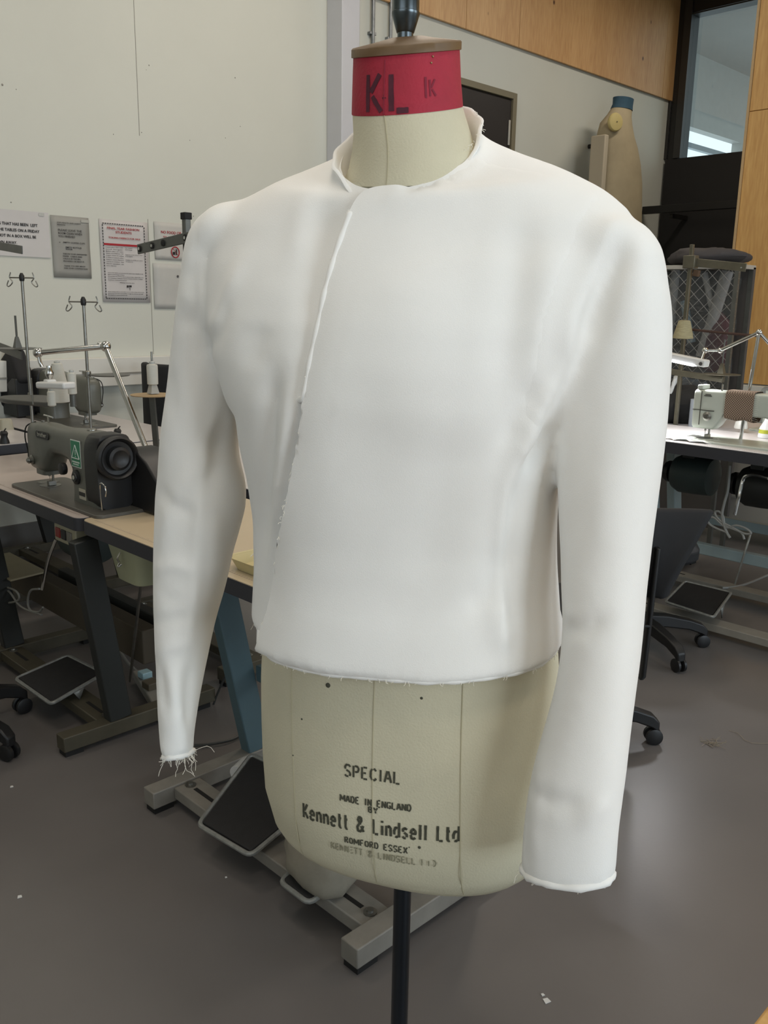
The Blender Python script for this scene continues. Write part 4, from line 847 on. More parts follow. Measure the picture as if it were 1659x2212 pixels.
# machine of the back row, seen from its back/head side (operator faces us)
machine('grey sewing machine of the back row with its head towards the black chair', (2.12, 4.36, .764), PI/2, m_mgrey, m_mdark, sc=1.25)
machine('grey sewing machine on the beige table, mostly hidden by the jacket', (1.30, 1.60, .764), R90, m_mgrey, m_mdark)
MW, armW, bedW = machine('boxy white sewing machine on the right with checked cloth over its arm', (3.70, 1.745, .852), R90, m_mwhite, m_mwhite, white=True, sc=1.12)
S12 = Matrix.Scale(1.12, 4)
MB().lathe((.02, -.037, .095), [(.016, 0), (.018, .004), (.010, .008), (.008, .016)], (0, -1, 0), 18).xf(S12).build('tension_dial', m_steel, armW)
MB().box(-.012, -.010, -.0395, -.036, .06, .19).xf(S12).build('face_plate_joint', m_mdark, armW); MB().box(-.042, .045, -.039, -.036, .116, .119).xf(S12).build('face_plate_joint', m_mdark, armW)
MB().box(-.034, -.012, -.03, .03, .195, .212).xf(S12).build('thread_guide', m_mwhite, armW, bevel=.003)
MB().cyl((.06, -.02, .195), (.06, -.02, .22), .004, n=8).xf(S12).build('guide_pin', m_chrome, armW)
MB().box(.0, .030, -.0388, -.037, .172, .175).box(.004, .026, -.0388, -.037, .177, .180).xf(S12).build('maker_mark', m_mdark, armW)
machine('pale grey sewing machine of the right-hand back row, behind the white one', (4.42, 1.35, .832), PI/2, m_mwhite, m_mwhite, white=True)
# checked cloth strip wrapped over the white machine's arm
ck = bpy.data.materials.new('checked_cloth'); ck.use_nodes = True; nt = ck.node_tree; bs_ = nt.nodes['Principled BSDF']; bs_.inputs['Roughness'].default_value = .9
tc_ = nt.nodes.new('ShaderNodeTexCoord'); cks = nt.nodes.new('ShaderNodeTexChecker'); cks.inputs['Scale'].default_value = 190; cks.inputs['Color1'].default_value = lin('#a08c78'); cks.inputs['Color2'].default_value = lin('#53423a')
mp_ = nt.nodes.new('ShaderNodeMapping'); mp_.inputs['Location'].default_value = (.0013, .0013, .0013); nt.links.new(tc_.outputs['Object'], mp_.inputs[0]); nt.links.new(mp_.outputs[0], cks.inputs[0]); nt.links.new(cks.outputs[0], bs_.inputs['Base Color'])
L = thing('cloth_strip', 'brown checked cloth strip wrapped round the arm of the white machine', 'cloth', (3.70, 1.745, .852), R90)
MB().loft([rboxx(x*1.12, -.046, .046, .100+.004*math.sin(x*90), .225, 6) for x in (.085, .10, .13, .16, .185, .195)], False, False).build('wrap', ck, L)
threads_l = MB()
for i in range(14): threads_l.tube([(.218, -.047, .11+i*.008), (.228+random.random()*.008, -.049, .108+i*.008), (.236+random.random()*.01, -.048, .106+i*.008)], .0004, 4)
o = threads_l.build('frayed_threads', m_thr, L); o['kind'] = 'stuff'
# white cloth under the presser foot of the right machine
c0 = Vector((3.70, 1.755, .862)); L = thing('cloth_scrap', 'small white cotton scrap under the presser foot of the white machine', 'cloth', (c0.x, c0.y, 0))
rows = []
for i in range(9):
    rows.append([Vector((3.575+.17*j/9+.012*math.sin(i*2.1), 1.87-.20*i/8+.012*math.sin(j*1.7), .853+.004*math.sin(i*1.9+j)+.006*(1 if j == 0 and i % 3 == 0 else 0)+.003)) for j in range(10)])
MB().loft(rows, False, False, closed=False).build('cloth', m_toile, L, world=True).modifiers.new('t', 'SOLIDIFY').thickness = .001
# ------------------------------------------------------------ chairs
def chair(label, x, y, rz, seat_z=.46, group='black swivel chairs', back=True, bar=True, wheel_a=0, b0=.14, bh=.36, bb=-.14, bturn=0, taper=0):
    L = thing('swivel_chair', label, 'chair', (x, y, 0), rz, group)
    MB().loft([rbox(-.21, .21, -.20, .20, z, 3.2, 32) if k else rbox(-.19, .19, -.18, .18, z, 3.2, 32) for k, z in ((0, seat_z-.035), (1, seat_z-.02), (1, seat_z+.015), (0, seat_z+.03))]).build('seat', mat('black_fabric_seat', '#1c1d20', .85, var=.1, vs=30, bump=.2, bs=300), L, bevel=.004)
    MB().cyl((0, 0, .09), (0, 0, .26), .025, n=16).cyl((0, 0, .25), (0, 0, seat_z-.03), .014, n=14).build('gas_column', m_blkp, L)
    for k in range(5):
        a = wheel_a+2*PI*k/5; d = Vector((math.cos(a), math.sin(a), 0))
        lg = MB().loft([[d*r+Vector((0, 0, z+hh*s2))+Vector((-d.y, d.x, 0))*ww*s1 for s1, s2 in ((-1, -1), (1, -1), (1, 1), (-1, 1))] for r, z, hh, ww in ((.0, .12, .03, .026), (.12, .118, .026, .023), (.22, .102, .022, .020), (.275, .083, .022, .020), (.30, .062, .018, .018))]).build('leg', m_blkp, L, bevel=.006)
        c = d*.285; t = Vector((-d.y, d.x, 0)); q = MB()
        for s in (-.014, .014): q.lathe(c+t*(s-.008)+Vector((0, 0, .028)), [(.02, 0), (.028, .003), (.028, .013), (.02, .016)], t, 20)
        q.cyl(c+Vector((0, 0, .03)), c+Vector((0, 0, .07)), .007, n=8); q.build('castor', m_blkp, lg)
    if back:
        rows = []
        for i in range(9):
            z = seat_z+b0+bh*i/8; hw = .19*(1-.35*abs(i/8-.5)**2.2*2) if not taper else .20*(.30+.70*(i/8)**1.3)
            rows.append([Vector((hw*u, .20+.05*(1-u*u)*-1+.05+.03*(i/8-.5)**2*-2, z)) for u in [k/10*2-1 for k in range(11)]])
        if bturn:
            Rb = Matrix.Translation((0, .225, 0)) @ Matrix.Rotation(bturn, 4, 'Z') @ Matrix.Translation((0, -.225, 0)); rows = [[Rb @ v for v in r] for r in rows]
        b = MB().loft(rows, False, False, closed=False).build('backrest', mat('black_fabric_back', '#232325', .85, var=.1, vs=30), L)
        s = b.modifiers.new('t', 'SOLIDIFY'); s.thickness = .045; s.offset = 0; bv = b.modifiers.new('bv', 'BEVEL'); bv.width = .015; bv.segments = 3
    if bar: MB().loft([rbox(-.02, .02, .225+y_, .24+y_, z, 4, 12) for z, y_ in ((seat_z+bb, -.008), (seat_z+bb+.01, 0), (seat_z+b0+bh*.6, .01))]).box(-.02, .02, .05, .24, seat_z-.05, seat_z-.04).build('back_bar', m_blkp, L, bevel=.003)
    return L
P = atz(1440, 1605, 0); rz_ = math.radians(-135); chair('black swivel chair right behind the jacket, its curved backrest and long back bar showing', P.x-.235, P.y+.235, rz_, seat_z=.46, wheel_a=-PI/4-rz_, bb=-.23, b0=.04, bh=.29, bturn=math.radians(-78), taper=1)
P2 = atz(1490, 1396, 0); rz_ = math.radians(125); chair('black swivel chair seat close to the pedal of the right-hand table', P2.x-.17, P2.y+.16, rz_, seat_z=.45, wheel_a=math.atan2(-.16, .17)-rz_, back=False, bar=False)
P3 = atz(22, 1640, 0); chair('black swivel chair cut by the left edge of the picture', P3.x-.12, P3.y+.26, math.radians(80), seat_z=.45, wheel_a=math.atan2(-.26, .12)-math.radians(80))
chair('black swivel chair between the back row and the white wall', 2.47, 4.62, -PI/2, seat_z=.54, b0=.05, bh=.46)
# hanging adjuster bar of the hidden chair
# ------------------------------------------------------------ thread stands and lamps
m_tray = mat('dark_spool_tray', '#4a4945', .45, var=.12, vs=12); m_cardb = mat('tan_spool_plate', '#a48b66', .6, var=.06, vs=9)
m_thw = mat('white_thread_cone', '#c9c8bf', .75, var=.05, vs=60, bump=.4, bs=600, stretch=(1, 1, 6)); m_stand = mat('khaki_stand_metal', '#605c4e', .4, .4, var=.15, vs=20); m_greym = mat('grey_arm_metal', '#5f605c', .4, .4, var=.15, vs=20)
def hookbar(L, p, d, w=.055, m=m_steel):
    p = Vector(p); d = Vector(d).normalized()
    MB().tube([p-d*w, p+d*w], .003, 8).build('hook_bar', m, L, world=True)
    for s in (-1, 1):
        e = p+d*w*s; MB().tube(cr([e+Vector((0, 0, .022))+d*.006*-s, e, e+Vector((0, 0, -.018))+d*.012*s*-1, e+Vector((0, 0, -.036))+d*.004*s, e+Vector((0, 0, -.032))+d*.014*s, e+Vector((0, 0, -.012))+d*.006*s], 4), .0024, 6).build('thread_hook', m, L, world=True)
    MB().lathe(p-Vector((0, 0, .014)), [(.009, 0), (.011, .008), (.011, .022), (.005, .034)], n=12).build('top_clamp', m_blkp, L, world=True)
DW = Vector((.63, -.77, 0))
# stand with two hooks, far left
p = atX(47, 600, 1.62); pb = Vector((1.62, p.y, .76))
L = thing('thread_stand', 'tall thread stand with two hooks and a dark tray, second from the left edge', 'thread stand', tuple(pb), 0, 'thread stands')
MB().cyl(pb, (p.x, p.y, p.z), .0065, n=12).build('pole', m_steel, L, world=True); MB().cyl((p.x, p.y, .95), (p.x, p.y, 1.0), .011, n=12).build('collar', m_steel, L, world=True); hookbar(L, p, DW)
tz = atX(80, 885, 1.5).z
q = MB()
c1 = atX(128, 872, 1.5); c2 = atX(20, 880, 1.5)
pts = []
for k in range(40):
    a = 2*PI*k/40; r = 1+.10*math.cos(3*a); e = Vector((math.cos(a)*.09, math.sin(a)*.17*r, 0)); pts.append((c1.x*.5+c2.x*.5+e.x+.02*math.sin(2*a), (c1.y+c2.y)/2+e.y))
q.prismz(pts, c1.z-.018, c1.z).build('spool_tray', m_tray, L, world=True, bevel=.004)
TZ = c1.z
def cone(label, c, r0, r1, h, m=m_thw, spike=True, group='thread cones on the left stand', cap=True):
    c = Vector(c); T = thing('thread_cone', label, 'thread cone', tuple(c), 0, group)
    MB().lathe((0, 0, 0), [(r0*.6, 0), (r0, .004), (r0*1.0, h*.12), (r1*1.08, h*.92), (r1, h), (r1*.5, h+.003)], n=26).build('thread', m, T)
    MB().lathe((0, 0, h*.98), [(r1*.55, 0), (r1*.55, .012), (r1*.35, .015), (r1*.35, .0)], n=14).build('cone_core', mat('core_plastic', '#aeb0ac', .4), T)
    return T
def atp(px, py, X): return atX(px, py, X)
a = atp(128, 862, 1.52); cone('big white thread cone on the dark tray behind the lamp', (a.x, a.y, TZ), .046, .020, .15)
a = atp(158, 868, 1.50); cone('slim white thread spool right of the big cone', (a.x, a.y, TZ+.045), .016, .015, .08); MB_ = MB().cyl((a.x, a.y, TZ), (a.x, a.y, TZ+.045), .012, n=12); MB_.build('spool_pin', m_greym, L, world=True)
a = atp(112, 869, 1.44); cone('short ribbed white spool in front on the dark tray', (a.x, a.y, TZ), .015, .014, .055)
MB().cyl((a.x-.03, a.y+.10, TZ), (a.x-.03, a.y+.10, TZ+.10), .0035, n=8).build('empty_pin', m_steel, L, world=True)
# second hook stand
p = atX(180, 652, 1.67); L = thing('thread_stand', 'tall thread stand with two hooks and a round grey plate, behind the olive grey machine', 'thread stand', (p.x, p.y, .76), 0, 'thread stands')
MB().cyl((p.x, p.y, .76), (p.x, p.y, p.z), .0062, n=12).build('pole', m_steel, L, world=True); hookbar(L, p, DW, .06)
pc = atX(196, 808, 1.67); MB().lathe((p.x, p.y, pc.z-.012), [(.014, 0), (.014, .02), (.009, .024)], n=12).build('collar', m_steel, L, world=True)
pp = atX(238, 806, 1.72); MB().lathe((pp.x, pp.y, pc.z), [(.02, -.008), (.075, -.004), (.078, 0), (.07, .001)], n=30).bar((p.x, p.y, pc.z-.006), (pp.x, pp.y, pc.z-.006), .02, .004).build('spool_plate', m_greym, L, world=True)
# third stand: tan plate with white spool, by the black chair
p = atX(331, 850, 1.70); zt_ = atX(331, 760, 1.70).z
L = thing('thread_stand', 'thread stand with tan plate beside the left jacket sleeve', 'thread stand', (p.x, p.y, .76), 0, 'thread stands')
MB().lathe((p.x, p.y, p.z-.004), [(.03, -.004), (.082, -.003), (.084, 0), (.02, .002)], n=32).build('spool_plate', m_cardb, L, world=True)
MB().lathe((p.x, p.y, p.z), [(.024, 0), (.012, .045), (.009, .05)], n=4).build('cone_holder', mat('pale_holder', '#a3a19a', .5), L, world=True)
MB().cyl((p.x, p.y, p.z), (p.x, p.y, zt_), .004, n=8).build('spool_pin', m_steel, L, world=True)
MB().bar((p.x+.02, p.y+.02, .77), (p.x+.0, p.y+.01, p.z-.006), .022, .01).build('pole', m_greym, L, world=True)
sz = atX(331, 832, 1.70).z; cone('white thread spool on the tan plate beside the left jacket sleeve', (p.x, p.y, sz), .020, .019, atX(331, 788, 1.70).z-sz, group=None)
# post with drilled arm beside the sleeve
pt = atX(402, 466, 1.66); L = thing('thread_stand', 'grey drilled arm on a capped post sticking out beside the left jacket sleeve', 'thread stand', (pt.x, pt.y, .76), 0, 'thread stands')
MB().bar((pt.x, pt.y, .76), pt, .022, .022, (1, 0, 0)).build('pole', m_greym, L, world=True, bevel=.003); MB().box(pt.x-.014, pt.x+.014, pt.y-.014, pt.y+.014, pt.z-.012, pt.z+.01).build('end_cap', m_rub, L, world=True, bevel=.002)
a = atX(406, 513, 1.64); b = atX(301, 538, 1.64)
ar = MB().bar(a, b, .006, .034, (0, 0, 1), .01).build('drilled_arm', m_greym, L, world=True, bevel=.002)
for t, m in ((.03, m_chrome), (.30, mat('hole_light', '#a8a8a0', .6)), (.53, m_rub), (.97, m_chrome)):
    c = b+(a-b)*t; MB().lathe(c-Vector((.004, 0, 0)), [(.011, 0), (.011, .003), (.004, .004)], (-1, 0, 0), 14).build('rivet', m_rub if m is not m_rub else m, L, world=True); MB().lathe(c-Vector((.0065, 0, 0)), [(.0055, 0), (.0055, .002)], (-1, 0, 0), 12).build('rivet_eye', m, L, world=True)
# stand cut by the left edge: plate, pin, arm
p = atX(38, 752, 1.62); L = thing('thread_stand', 'grey thread stand with drilled arms at the left edge of the picture', 'thread stand', (p.x-.02, p.y+.15, .785), 0, 'thread stands')
MB().lathe((p.x, p.y, p.z), [(.02, -.004), (.10, -.003), (.102, 0), (.02, .002)], n=32).build('spool_plate', m_greym, L, world=True); MB().lathe((p.x, p.y, p.z), [(.022, 0), (.011, .04), (.008, .05)], n=4).build('cone_holder', m_greym, L, world=True)
zz = atX(38, 682, 1.62).z; MB().cyl((p.x, p.y, p.z), (p.x, p.y, zz), .005, n=8).build('spool_pin', m_greym, L, world=True)
MB().bar((p.x, p.y-.04, p.z-.03), (p.x, p.y+.5, p.z+.03), .006, .04, (0, 0, 1)).build('drilled_arm', m_greym, L, world=True, bevel=.002)
a = atX(48, 540, 1.62); MB().bar(a, a+Vector((0, .45, .045)), .006, .034, (0, 0, 1)).build('drilled_arm', m_greym, L, world=True, bevel=.002)
MB().bar((p.x+.01, p.y+.42, .785), (p.x+.01, p.y+.42, a.z+.12), .022, .022, (1, 0, 0)).build('pole', m_greym, L, world=True, bevel=.003)
# jointed lamps
m_lamp = mat('white_lamp_body', '#d4d4d2', .35); m_led = mat('lit_lamp_strip', '#ffffff', .3, emit=('#f2f6ff', 9))
def ball_(L, c, r, n='joint'): MB().ball(c, r, 18, 12).build(n, m_chrome, L, world=True)
L = thing('work_lamp', 'white bar lamp on a jointed chrome arm over the olive grey machine', 'lamp', (1.62, 2.81, .76), 0, 'jointed work lamps')
b0 = atX(322, 985, 1.62); e0 = atX(228, 748, 1.60); e1 = atX(82, 762, 1.42); hd = atX(120, 832, 1.40)
MB().cyl((b0.x, b0.y, .76), b0, .009, n=12).build('base_post', m_chrome, L, world=True); ball_(L, b0, .014); MB().bar(b0+Vector((0, .01, -.03)), b0+Vector((0, -.03, -.005)), .01, .01).build('wing_screw', m_chrome, L, world=True)
MB().cyl(b0, e0, .0105, n=14).build('lower_arm', m_chrome, L, world=True); ball_(L, e0, .020); ball_(L, e0+Vector((-.012, .02, .004)), .012)
MB().cyl(e0, e1, .0105, n=14).build('upper_arm', m_chrome, L, world=True); ball_(L, e1, .019)
hb = hd+Vector((0, .045, .012)); MB().tube([e1, e1+Vector((0, -.012, -.035)), e1+Vector((.005, -.014, -.05))], .007, 10).lathe(hb, [(.010, 0), (.009, .01), (.014, .02), (.016, .03), (.010, .042), (.009, .055)], n=16).build('swivel', m_chrome, L, world=True)
dr = Vector((.20, -1, .045)).normalized(); MB().bar(hd-dr*.082, hd+dr*.082, .055, .024).build('lamp_head', m_lamp, L, world=True, bevel=.007, seg=3)
MB().box(hb.x-.018, hb.x+.018, hb.y-.018, hb.y+.018, hb.z-.006, hb.z+.006).build('head_boss', m_lamp, L, world=True, bevel=.005)
MB().bar(hd-dr*.06-Vector((0, 0, .010)), hd+dr*.06-Vector((0, 0, .010)), .035, .003).build('lamp_lens', mat('lens_grey', '#bcbcb8', .3), L, world=True)
c = hd+dr*.052+Vector((-.0255, 0, .002)); MB().lathe(c, [(.006, 0), (.001, .001)], (-1, 0, 0), 3).build('emblem', m_gry, L, world=True)
# lit lamp on the right
XL = 3.78
j0 = atX(1640, 718, XL); bs0 = atX(1611, 842, XL); j1 = atX(1556, 757, XL); j2 = atX(1523, 757, XL-.02); h0 = atX(1440, 768, XL-.06); h1 = atX(1528, 786, XL-.06)
L = thing('work_lamp', 'lit white bar lamp on a jointed chrome arm above the white machine', 'lamp', (bs0.x, bs0.y, bs0.z), 0, 'jointed work lamps')
MB().cyl(Vector((bs0.x, bs0.y, .85)), j0, .008, n=12).build('lower_arm', m_chrome, L, world=True); ball_(L, j0, .014); MB().cyl(j0, j1, .008, n=12).build('upper_arm', m_chrome, L, world=True)
MB().cyl(j0, j0+Vector((.02, -.10, -.10)), .008, n=10).build('tail_arm', m_chrome, L, world=True)
ball_(L, j1, .013); MB().cyl(j1, j2, .006, n=10).build('link', m_chrome, L, world=True); ball_(L, j2, .014)
MB().cyl(j2, h1+Vector((0, .03, .01)), .006, n=10).build('swivel', m_chrome, L, world=True)
dd = (h1-h0).normalized(); MB().bar(h0, h1, .05, .032).build('lamp_head', m_lamp, L, world=True, bevel=.007, seg=3)
MB().bar(h0+dd*.01-Vector((.012, 0, .017)), h1-dd*.05-Vector((.012, 0, .017)), .036, .006).build('lit_strip', m_led, L, world=True)
ll = bpy.data.lights.new('work_lamp_light', 'AREA'); ll.shape = 'RECTANGLE'; ll.size = .03; ll.size_y = .16; ll.energy = 4.5; ll.color = (.95, .97, 1)
lo = bpy.data.objects.new('work_lamp_light', ll); C.objects.link(lo); lo.location = (h0+h1)/2-Vector((.01, 0, .028))
c = h1+Vector((-.026, .018, 0)); MB().lathe(c, [(.008, 0), (.008, .001)], (-1, 0, 0), 14).build('emblem', m_gry, L, world=True)
# right-hand thread stand with arm, yellow cone and lower bar
XS = 4.12
t0 = atX(1498, 528, XS); c0 = atX(1492, 566, XS); ae = atX(1612, 578, XS)
L = thing('thread_stand', 'khaki thread stand with a long drilled arm in front of the black board', 'thread stand', (c0.x, c0.y, .83), 0, 'thread stands')
yb = atX(1459, 760, XS)
MB().bar((c0.x, c0.y, .83), (c0.x, c0.y, t0.z), .018, .018, (1, 0, 0)).build('pole', m_stand, L, world=True, bevel=.002); MB().box(c0.x-.022, c0.x+.022, c0.y-.03, c0.y+.03, c0.z-.03, c0.z+.03).build('clamp', m_stand, L, world=True, bevel=.003)
MB().bar(c0, ae, .006, .038).build('drilled_arm', m_stand, L, world=True, bevel=.002); MB().lathe(ae+Vector((-.004, .022, 0)), [(.005, 0), (.004, .002)], (-1, 0, 0), 10).build('rivet', m_chrome, L, world=True)
MB().bar(c0+Vector((0, -.02, -.05)), c0+Vector((0, -.05, -.055)), .02, .03).build('thumb_screw', mat('rust_brown', '#4f3a28', .6), L, world=True, bevel=.003)
MB().bar(atX(1450, 803, XS), atX(1563, 820, XS), .03, .028).build('lower_bar', m_stand, L, world=True, bevel=.003)
pc = atX(1558, 808, XS-.05); MB().lathe(pc, [(.02, -.004), (.085, -.003), (.087, 0), (.02, .002)], n=28).build('spool_plate', m_stand, L, world=True); MB().lathe(pc, [(.022, 0), (.011, .04), (.008, .05)], n=4).build('cone_holder', m_stand, L, world=True)
MB().cyl(pc, pc+Vector((0, 0, .16)), .0035, n=8).build('spool_pin', m_greym, L, world=True)
rd = MB().tube([atX(1484, 711, XS), atX(1560, 719, XS), atX(1640, 726, XS)], .006, 8).build('cross_rod', mat('rusty_rod', '#3f2a22', .6, .3), L, world=True)
yc = atX(1475, 732, XS-.04); T = thing('thread_cone', 'pale yellow cross-wound thread cone on the right-hand stand', 'thread cone', tuple(yc))
MB().lathe((0, 0, 0), [(.03, 0), (.048, .003), (.045, .02), (.028, .085), (.02, .088)], n=26).build('thread', mat('yellow_thread', '#a09776', .8, var=.25, vs=30, bump=.5, bs=300, stretch=(1, 1, 5)), T); MB().lathe((0, 0, .085), [(.012, 0), (.010, .01)], n=12).build('cone_core', m_stand, T)
# ------------------------------------------------------------ bagged rolls, sacks and boxes in the right background
XB2 = 4.95
m_film = bpy.data.materials.new('clear_plastic_film'); m_film.use_nodes = True; nt = m_film.node_tree
tb = nt.nodes.new('ShaderNodeBsdfTransparent'); tb.inputs[0].default_value = (.80, .82, .82, 1); gb = nt.nodes.new('ShaderNodeBsdfPrincipled'); gb.inputs['Base Color'].default_value = lin('#8e9294'); gb.inputs['Roughness'].default_value = .18
nz_ = nt.nodes.new('ShaderNodeTexNoise'); nz_.inputs['Scale'].default_value = 14; bp_ = nt.nodes.new('ShaderNodeBump'); bp_.inputs['Strength'].default_value = 1; bp_.inputs['Distance'].default_value = .03; nt.links.new(nz_.outputs[0], bp_.inputs['Height']); nt.links.new(bp_.outputs[0], gb.inputs['Normal'])
mx_ = nt.nodes.new('ShaderNodeMixShader'); mx_.inputs[0].default_value = .30; nt.links.new(tb.outputs[0], mx_.inputs[1]); nt.links.new(gb.outputs[0], mx_.inputs[2]); nt.links.new(mx_.outputs[0], nt.nodes['Material Output'].inputs[0])
g0 = atX(1445, 578, XB2); g1 = atX(1563, 860, XB2)
ya, yb_ = g1.y-.02, g0.y+.25; za, zb_ = .80, g0.z
m_cage = mat('cage_back_dark', '#4b4744', .8)  # even dark grey colour for the cage's back panel
CG = thing('net_cage', 'grey wire net cage holding pale rolls in clear plastic, left of the timber panel', 'cage', (XB2+.2, ya, 0))
MB().box(XB2-.02, XB2+.2, ya, yb_, zb_-.012, zb_+.012).build('top_shelf', mat('pale_shelf', '#a8a49c', .5), CG, world=True, bevel=.003)
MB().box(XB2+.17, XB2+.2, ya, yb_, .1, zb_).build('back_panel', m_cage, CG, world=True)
MB().box(XB2-.02, XB2+.2, ya, yb_, za-.03, za).build('shelf', mat('pale_shelf', '#a8a49c', .5), CG, world=True)
for yy in (ya+.015, yb_-.015):
    for xx in (XB2, XB2+.18): MB().box(xx-.012, xx+.012, yy-.012, yy+.012, 0, zb_).build('post', m_greym, CG, world=True)
q = MB(); n = 0; H_ = zb_-za; W_ = yb_-ya; k = -H_
while k < W_:
    for s in (1, -1):
        y0, z0, y1, z1 = (k, 0, k+H_, H_) if s > 0 else (k, H_, k+H_, 0)
        if y0 < 0: z0 += -y0*s; y0 = 0
        if y1 > W_: z1 -= (y1-W_)*s; y1 = W_
        if y1 > y0: q.tube([(XB2-.008, ya+y0, za+z0), (XB2-.008, ya+y1, za+z1)], .0018, 4)
    k += .068
o = q.build('wire_net', mat('wire_grey', '#8f8d88', .5, .3), CG, world=True); o['kind'] = 'stuff'
rows = []
for i in range(14):
    rows.append([Vector((XB2+.03+.02*math.sin(i*1.7+j*.9)+.01*math.sin(j*3.1), ya+.01+(W_-.02)*j/18, za+(H_-.02)*i/13)) for j in range(19)])
MB().loft(rows, False, False, closed=False).build('plastic_sheet', m_film, CG, world=True)
rolls = [((1460, 580), (1440, 780), .026), ((1522, 590), (1545, 700), .018), ((1572, 585), (1515, 770), .034), ((1478, 650), (1494, 740), .024)]
for i, (a, b, r) in enumerate(rolls):
    A_, B_ = atX(*a, XB2+.09), atX(*b, XB2+.09)
    o = MB().cyl(A_, B_, r, n=18).build('cloth_roll', mat('white_roll', '#b5b0ac', .6, var=.06, vs=12) if i != 3 else mat('blue_wrap', '#8fa3ad', .4, var=.3, vs=60, bump=1, bs=60))
    tag(o, ('white roll leaning at the far left inside the net cage', 'thin white roll leaning in the middle of the net cage', 'thick white roll slanting across the right of the net cage', 'crinkled pale blue bundle in the net cage')[i], 'roll', 'rolls in the net cage')
for i, (px, wd_, hh) in enumerate(((1466, .05, .22), (1486, .05, .20), (1506, .05, .19))):
    a = atX(px, 790, XB2+.05); o = MB().box(a.x, a.x+.10, a.y-wd_/2, a.y+wd_/2, za, za+hh).box(a.x-.002, a.x, a.y-.01, a.y+.01, za+.02, za+hh-.02).build('pattern_folder', mat('folder_grey', '#84868a', .3, var=.15, vs=9), bevel=.004)
    tag(o, ('grey plastic folder standing in the cage beside the sleeve', 'grey plastic folder in the middle of the three in the cage', 'grey plastic folder nearest the timber panel in the cage')[i], 'folder', 'folders in the cage')
rp_ = atX(1550, 735, XB2+.10); o = MB().loft([[rp_+Vector((0, .09*c_*r, z_+.02*s_)) + Vector((.05*s_*r, 0, 0)) for c_, s_ in ((math.cos(t*PI/8), math.sin(t*PI/8)) for t in range(16))] for z_, r in ((-.16, .8), (-.08, 1.05), (.03, 1), (.10, .7), (.14, .2))]).build('cloth_bundle', mat('maroon_cloth', '#5f3038', .85, var=.2, vs=14)); tag(o, 'dull red cloth bundle behind the thick roll in the net cage', 'cloth')
bg = atX(1530, 572, XB2+.1)
def sack(label, c, rx, ry, rz, m, name='sack', cat='bag', seed=0, par=None):
    q = MB().ball((0, 0, 0), (rx, ry, rz), 30, 18)
    for i, v in enumerate(q.v):
        nn = mn.noise(Vector((v.x*9+seed, v.y*9, v.z*9)))*.28+mn.noise(Vector((v.x*24, v.y*24+seed, v.z*24)))*.12
        v2 = v*(1+nn); v2.z = max(v2.z, -rz*.8); q.v[i] = v2+Vector((0, 0, rz*.8))
    o = q.build(name, m); o.location = c; return tag(o, label, cat)
sack('dark grey sack lying on top of the net cage', (bg.x, bg.y, zb_+.012), .18, .22, .055, mat('dark_sack', '#3c393a', .8, bump=.5, bs=20))
# things on the right-hand back table
a = atz(1470, 880, .83)
sack('black cloth heap on the back table beside the jacket sleeve', (4.35, 2.25, .83), .16, .20, .11, mat('black_cloth', '#161616', .9, bump=.5, bs=30), name='cloth_heap', cat='cloth', seed=4)
p_ = atX(1514, 878, 4.25)
o = MB().loft([rbox(4.18, 4.30, p_.y-.09, p_.y+.03, z, 8) for z in (.83, .90, .96, .972)]).build('storage_box', mat('grey_box', '#8f949a', .5, var=.05)); tag(o, 'small grey box on the back table left of the white machine', 'box')
o = MB().tube(cr([atX(1448, 850, 4.16), atX(1456, 828, 4.16), atX(1463, 812, 4.18)], 4), [.006]+[.009]*3+[.012]*3+[.016, .008], 10).build('plastic_spoon', mat('white_plastic', '#c4c6c4', .4)); tag(o, 'white plastic handle sticking up beside the right jacket sleeve', 'handle')
for px, lbl, r, h, m in ((1600, 'small pale spool on the right table behind the machine arm', .03, .05, m_trunk), (1655, 'white bottle with a yellow-green label at the right edge', .035, .075, m_lamp)):
    a = atz(px, 925 if px == 1600 else 945, .852); T = thing('bottle' if px > 1650 else 'spool', lbl, 'bottle' if px > 1650 else 'spool', (a.x, a.y, .851))
    MB().lathe((0, 0, 0), [(r, 0), (r*1.05, .006), (r*.9, h*.6), (r*.45, h), (r*.4, h+.01)], n=20).build('body', m, T)
    if px > 1650: MB().lathe((0, 0, h*.25), [(r*1.0, 0), (r*.94, h*.25)], n=20).build('label', mat('lime_label', '#a0a32c', .6), T)
    else: MB().lathe((0, 0, h), [(.012, 0), (.014, .012), (.006, .018)], n=14).build('knob', m_chrome, T)
# ------------------------------------------------------------ under the tables
def motor(label, X, Y, z, m, s=1.0):
    L = thing('motor', label, 'motor', (X, Y, z), 0, 'clutch motors under the tables')
    MB().lathe((0, -.12*s, 0), [(.05*s, 0), (.085*s, .01), (.09*s, .09*s), (.09*s, .16*s), (.075*s, .19*s), (.03*s, .20*s)], (0, 1, 0), 26).build('housing', m, L)
    MB().lathe((0, .09*s, 0), [(.03, 0), (.05, .005), (.05, .02), (.045, .012), (.045, .03), (.02, .03)], (0, 1, 0), 20).build('pulley', m_blkp, L)
    MB().box(-.04, .04, -.03, .03, .06*s, .16*s).build('mounting', m_darkleg, L, bevel=.004); return L
m_mot = mat('dark_green_motor', '#2f3a38', .5, var=.15, vs=10)
motor('dark motor slung under the pink-topped table', 1.42, 3.0, .56, m_mot); motor('dark motor slung under the beige table', 1.48, 1.62, .56, m_mot)
a = atX(1492, 1020, 3.85); motor('green-black motor under the right-hand table, by its pale leg', 3.85, a.y, .66, m_mot, 1.0)
a = atX(1640, 1040, 3.80); motor('dark motor under the right-hand table, at the right edge', 3.80, a.y, .66, mat('black_motor', '#22221f', .5))
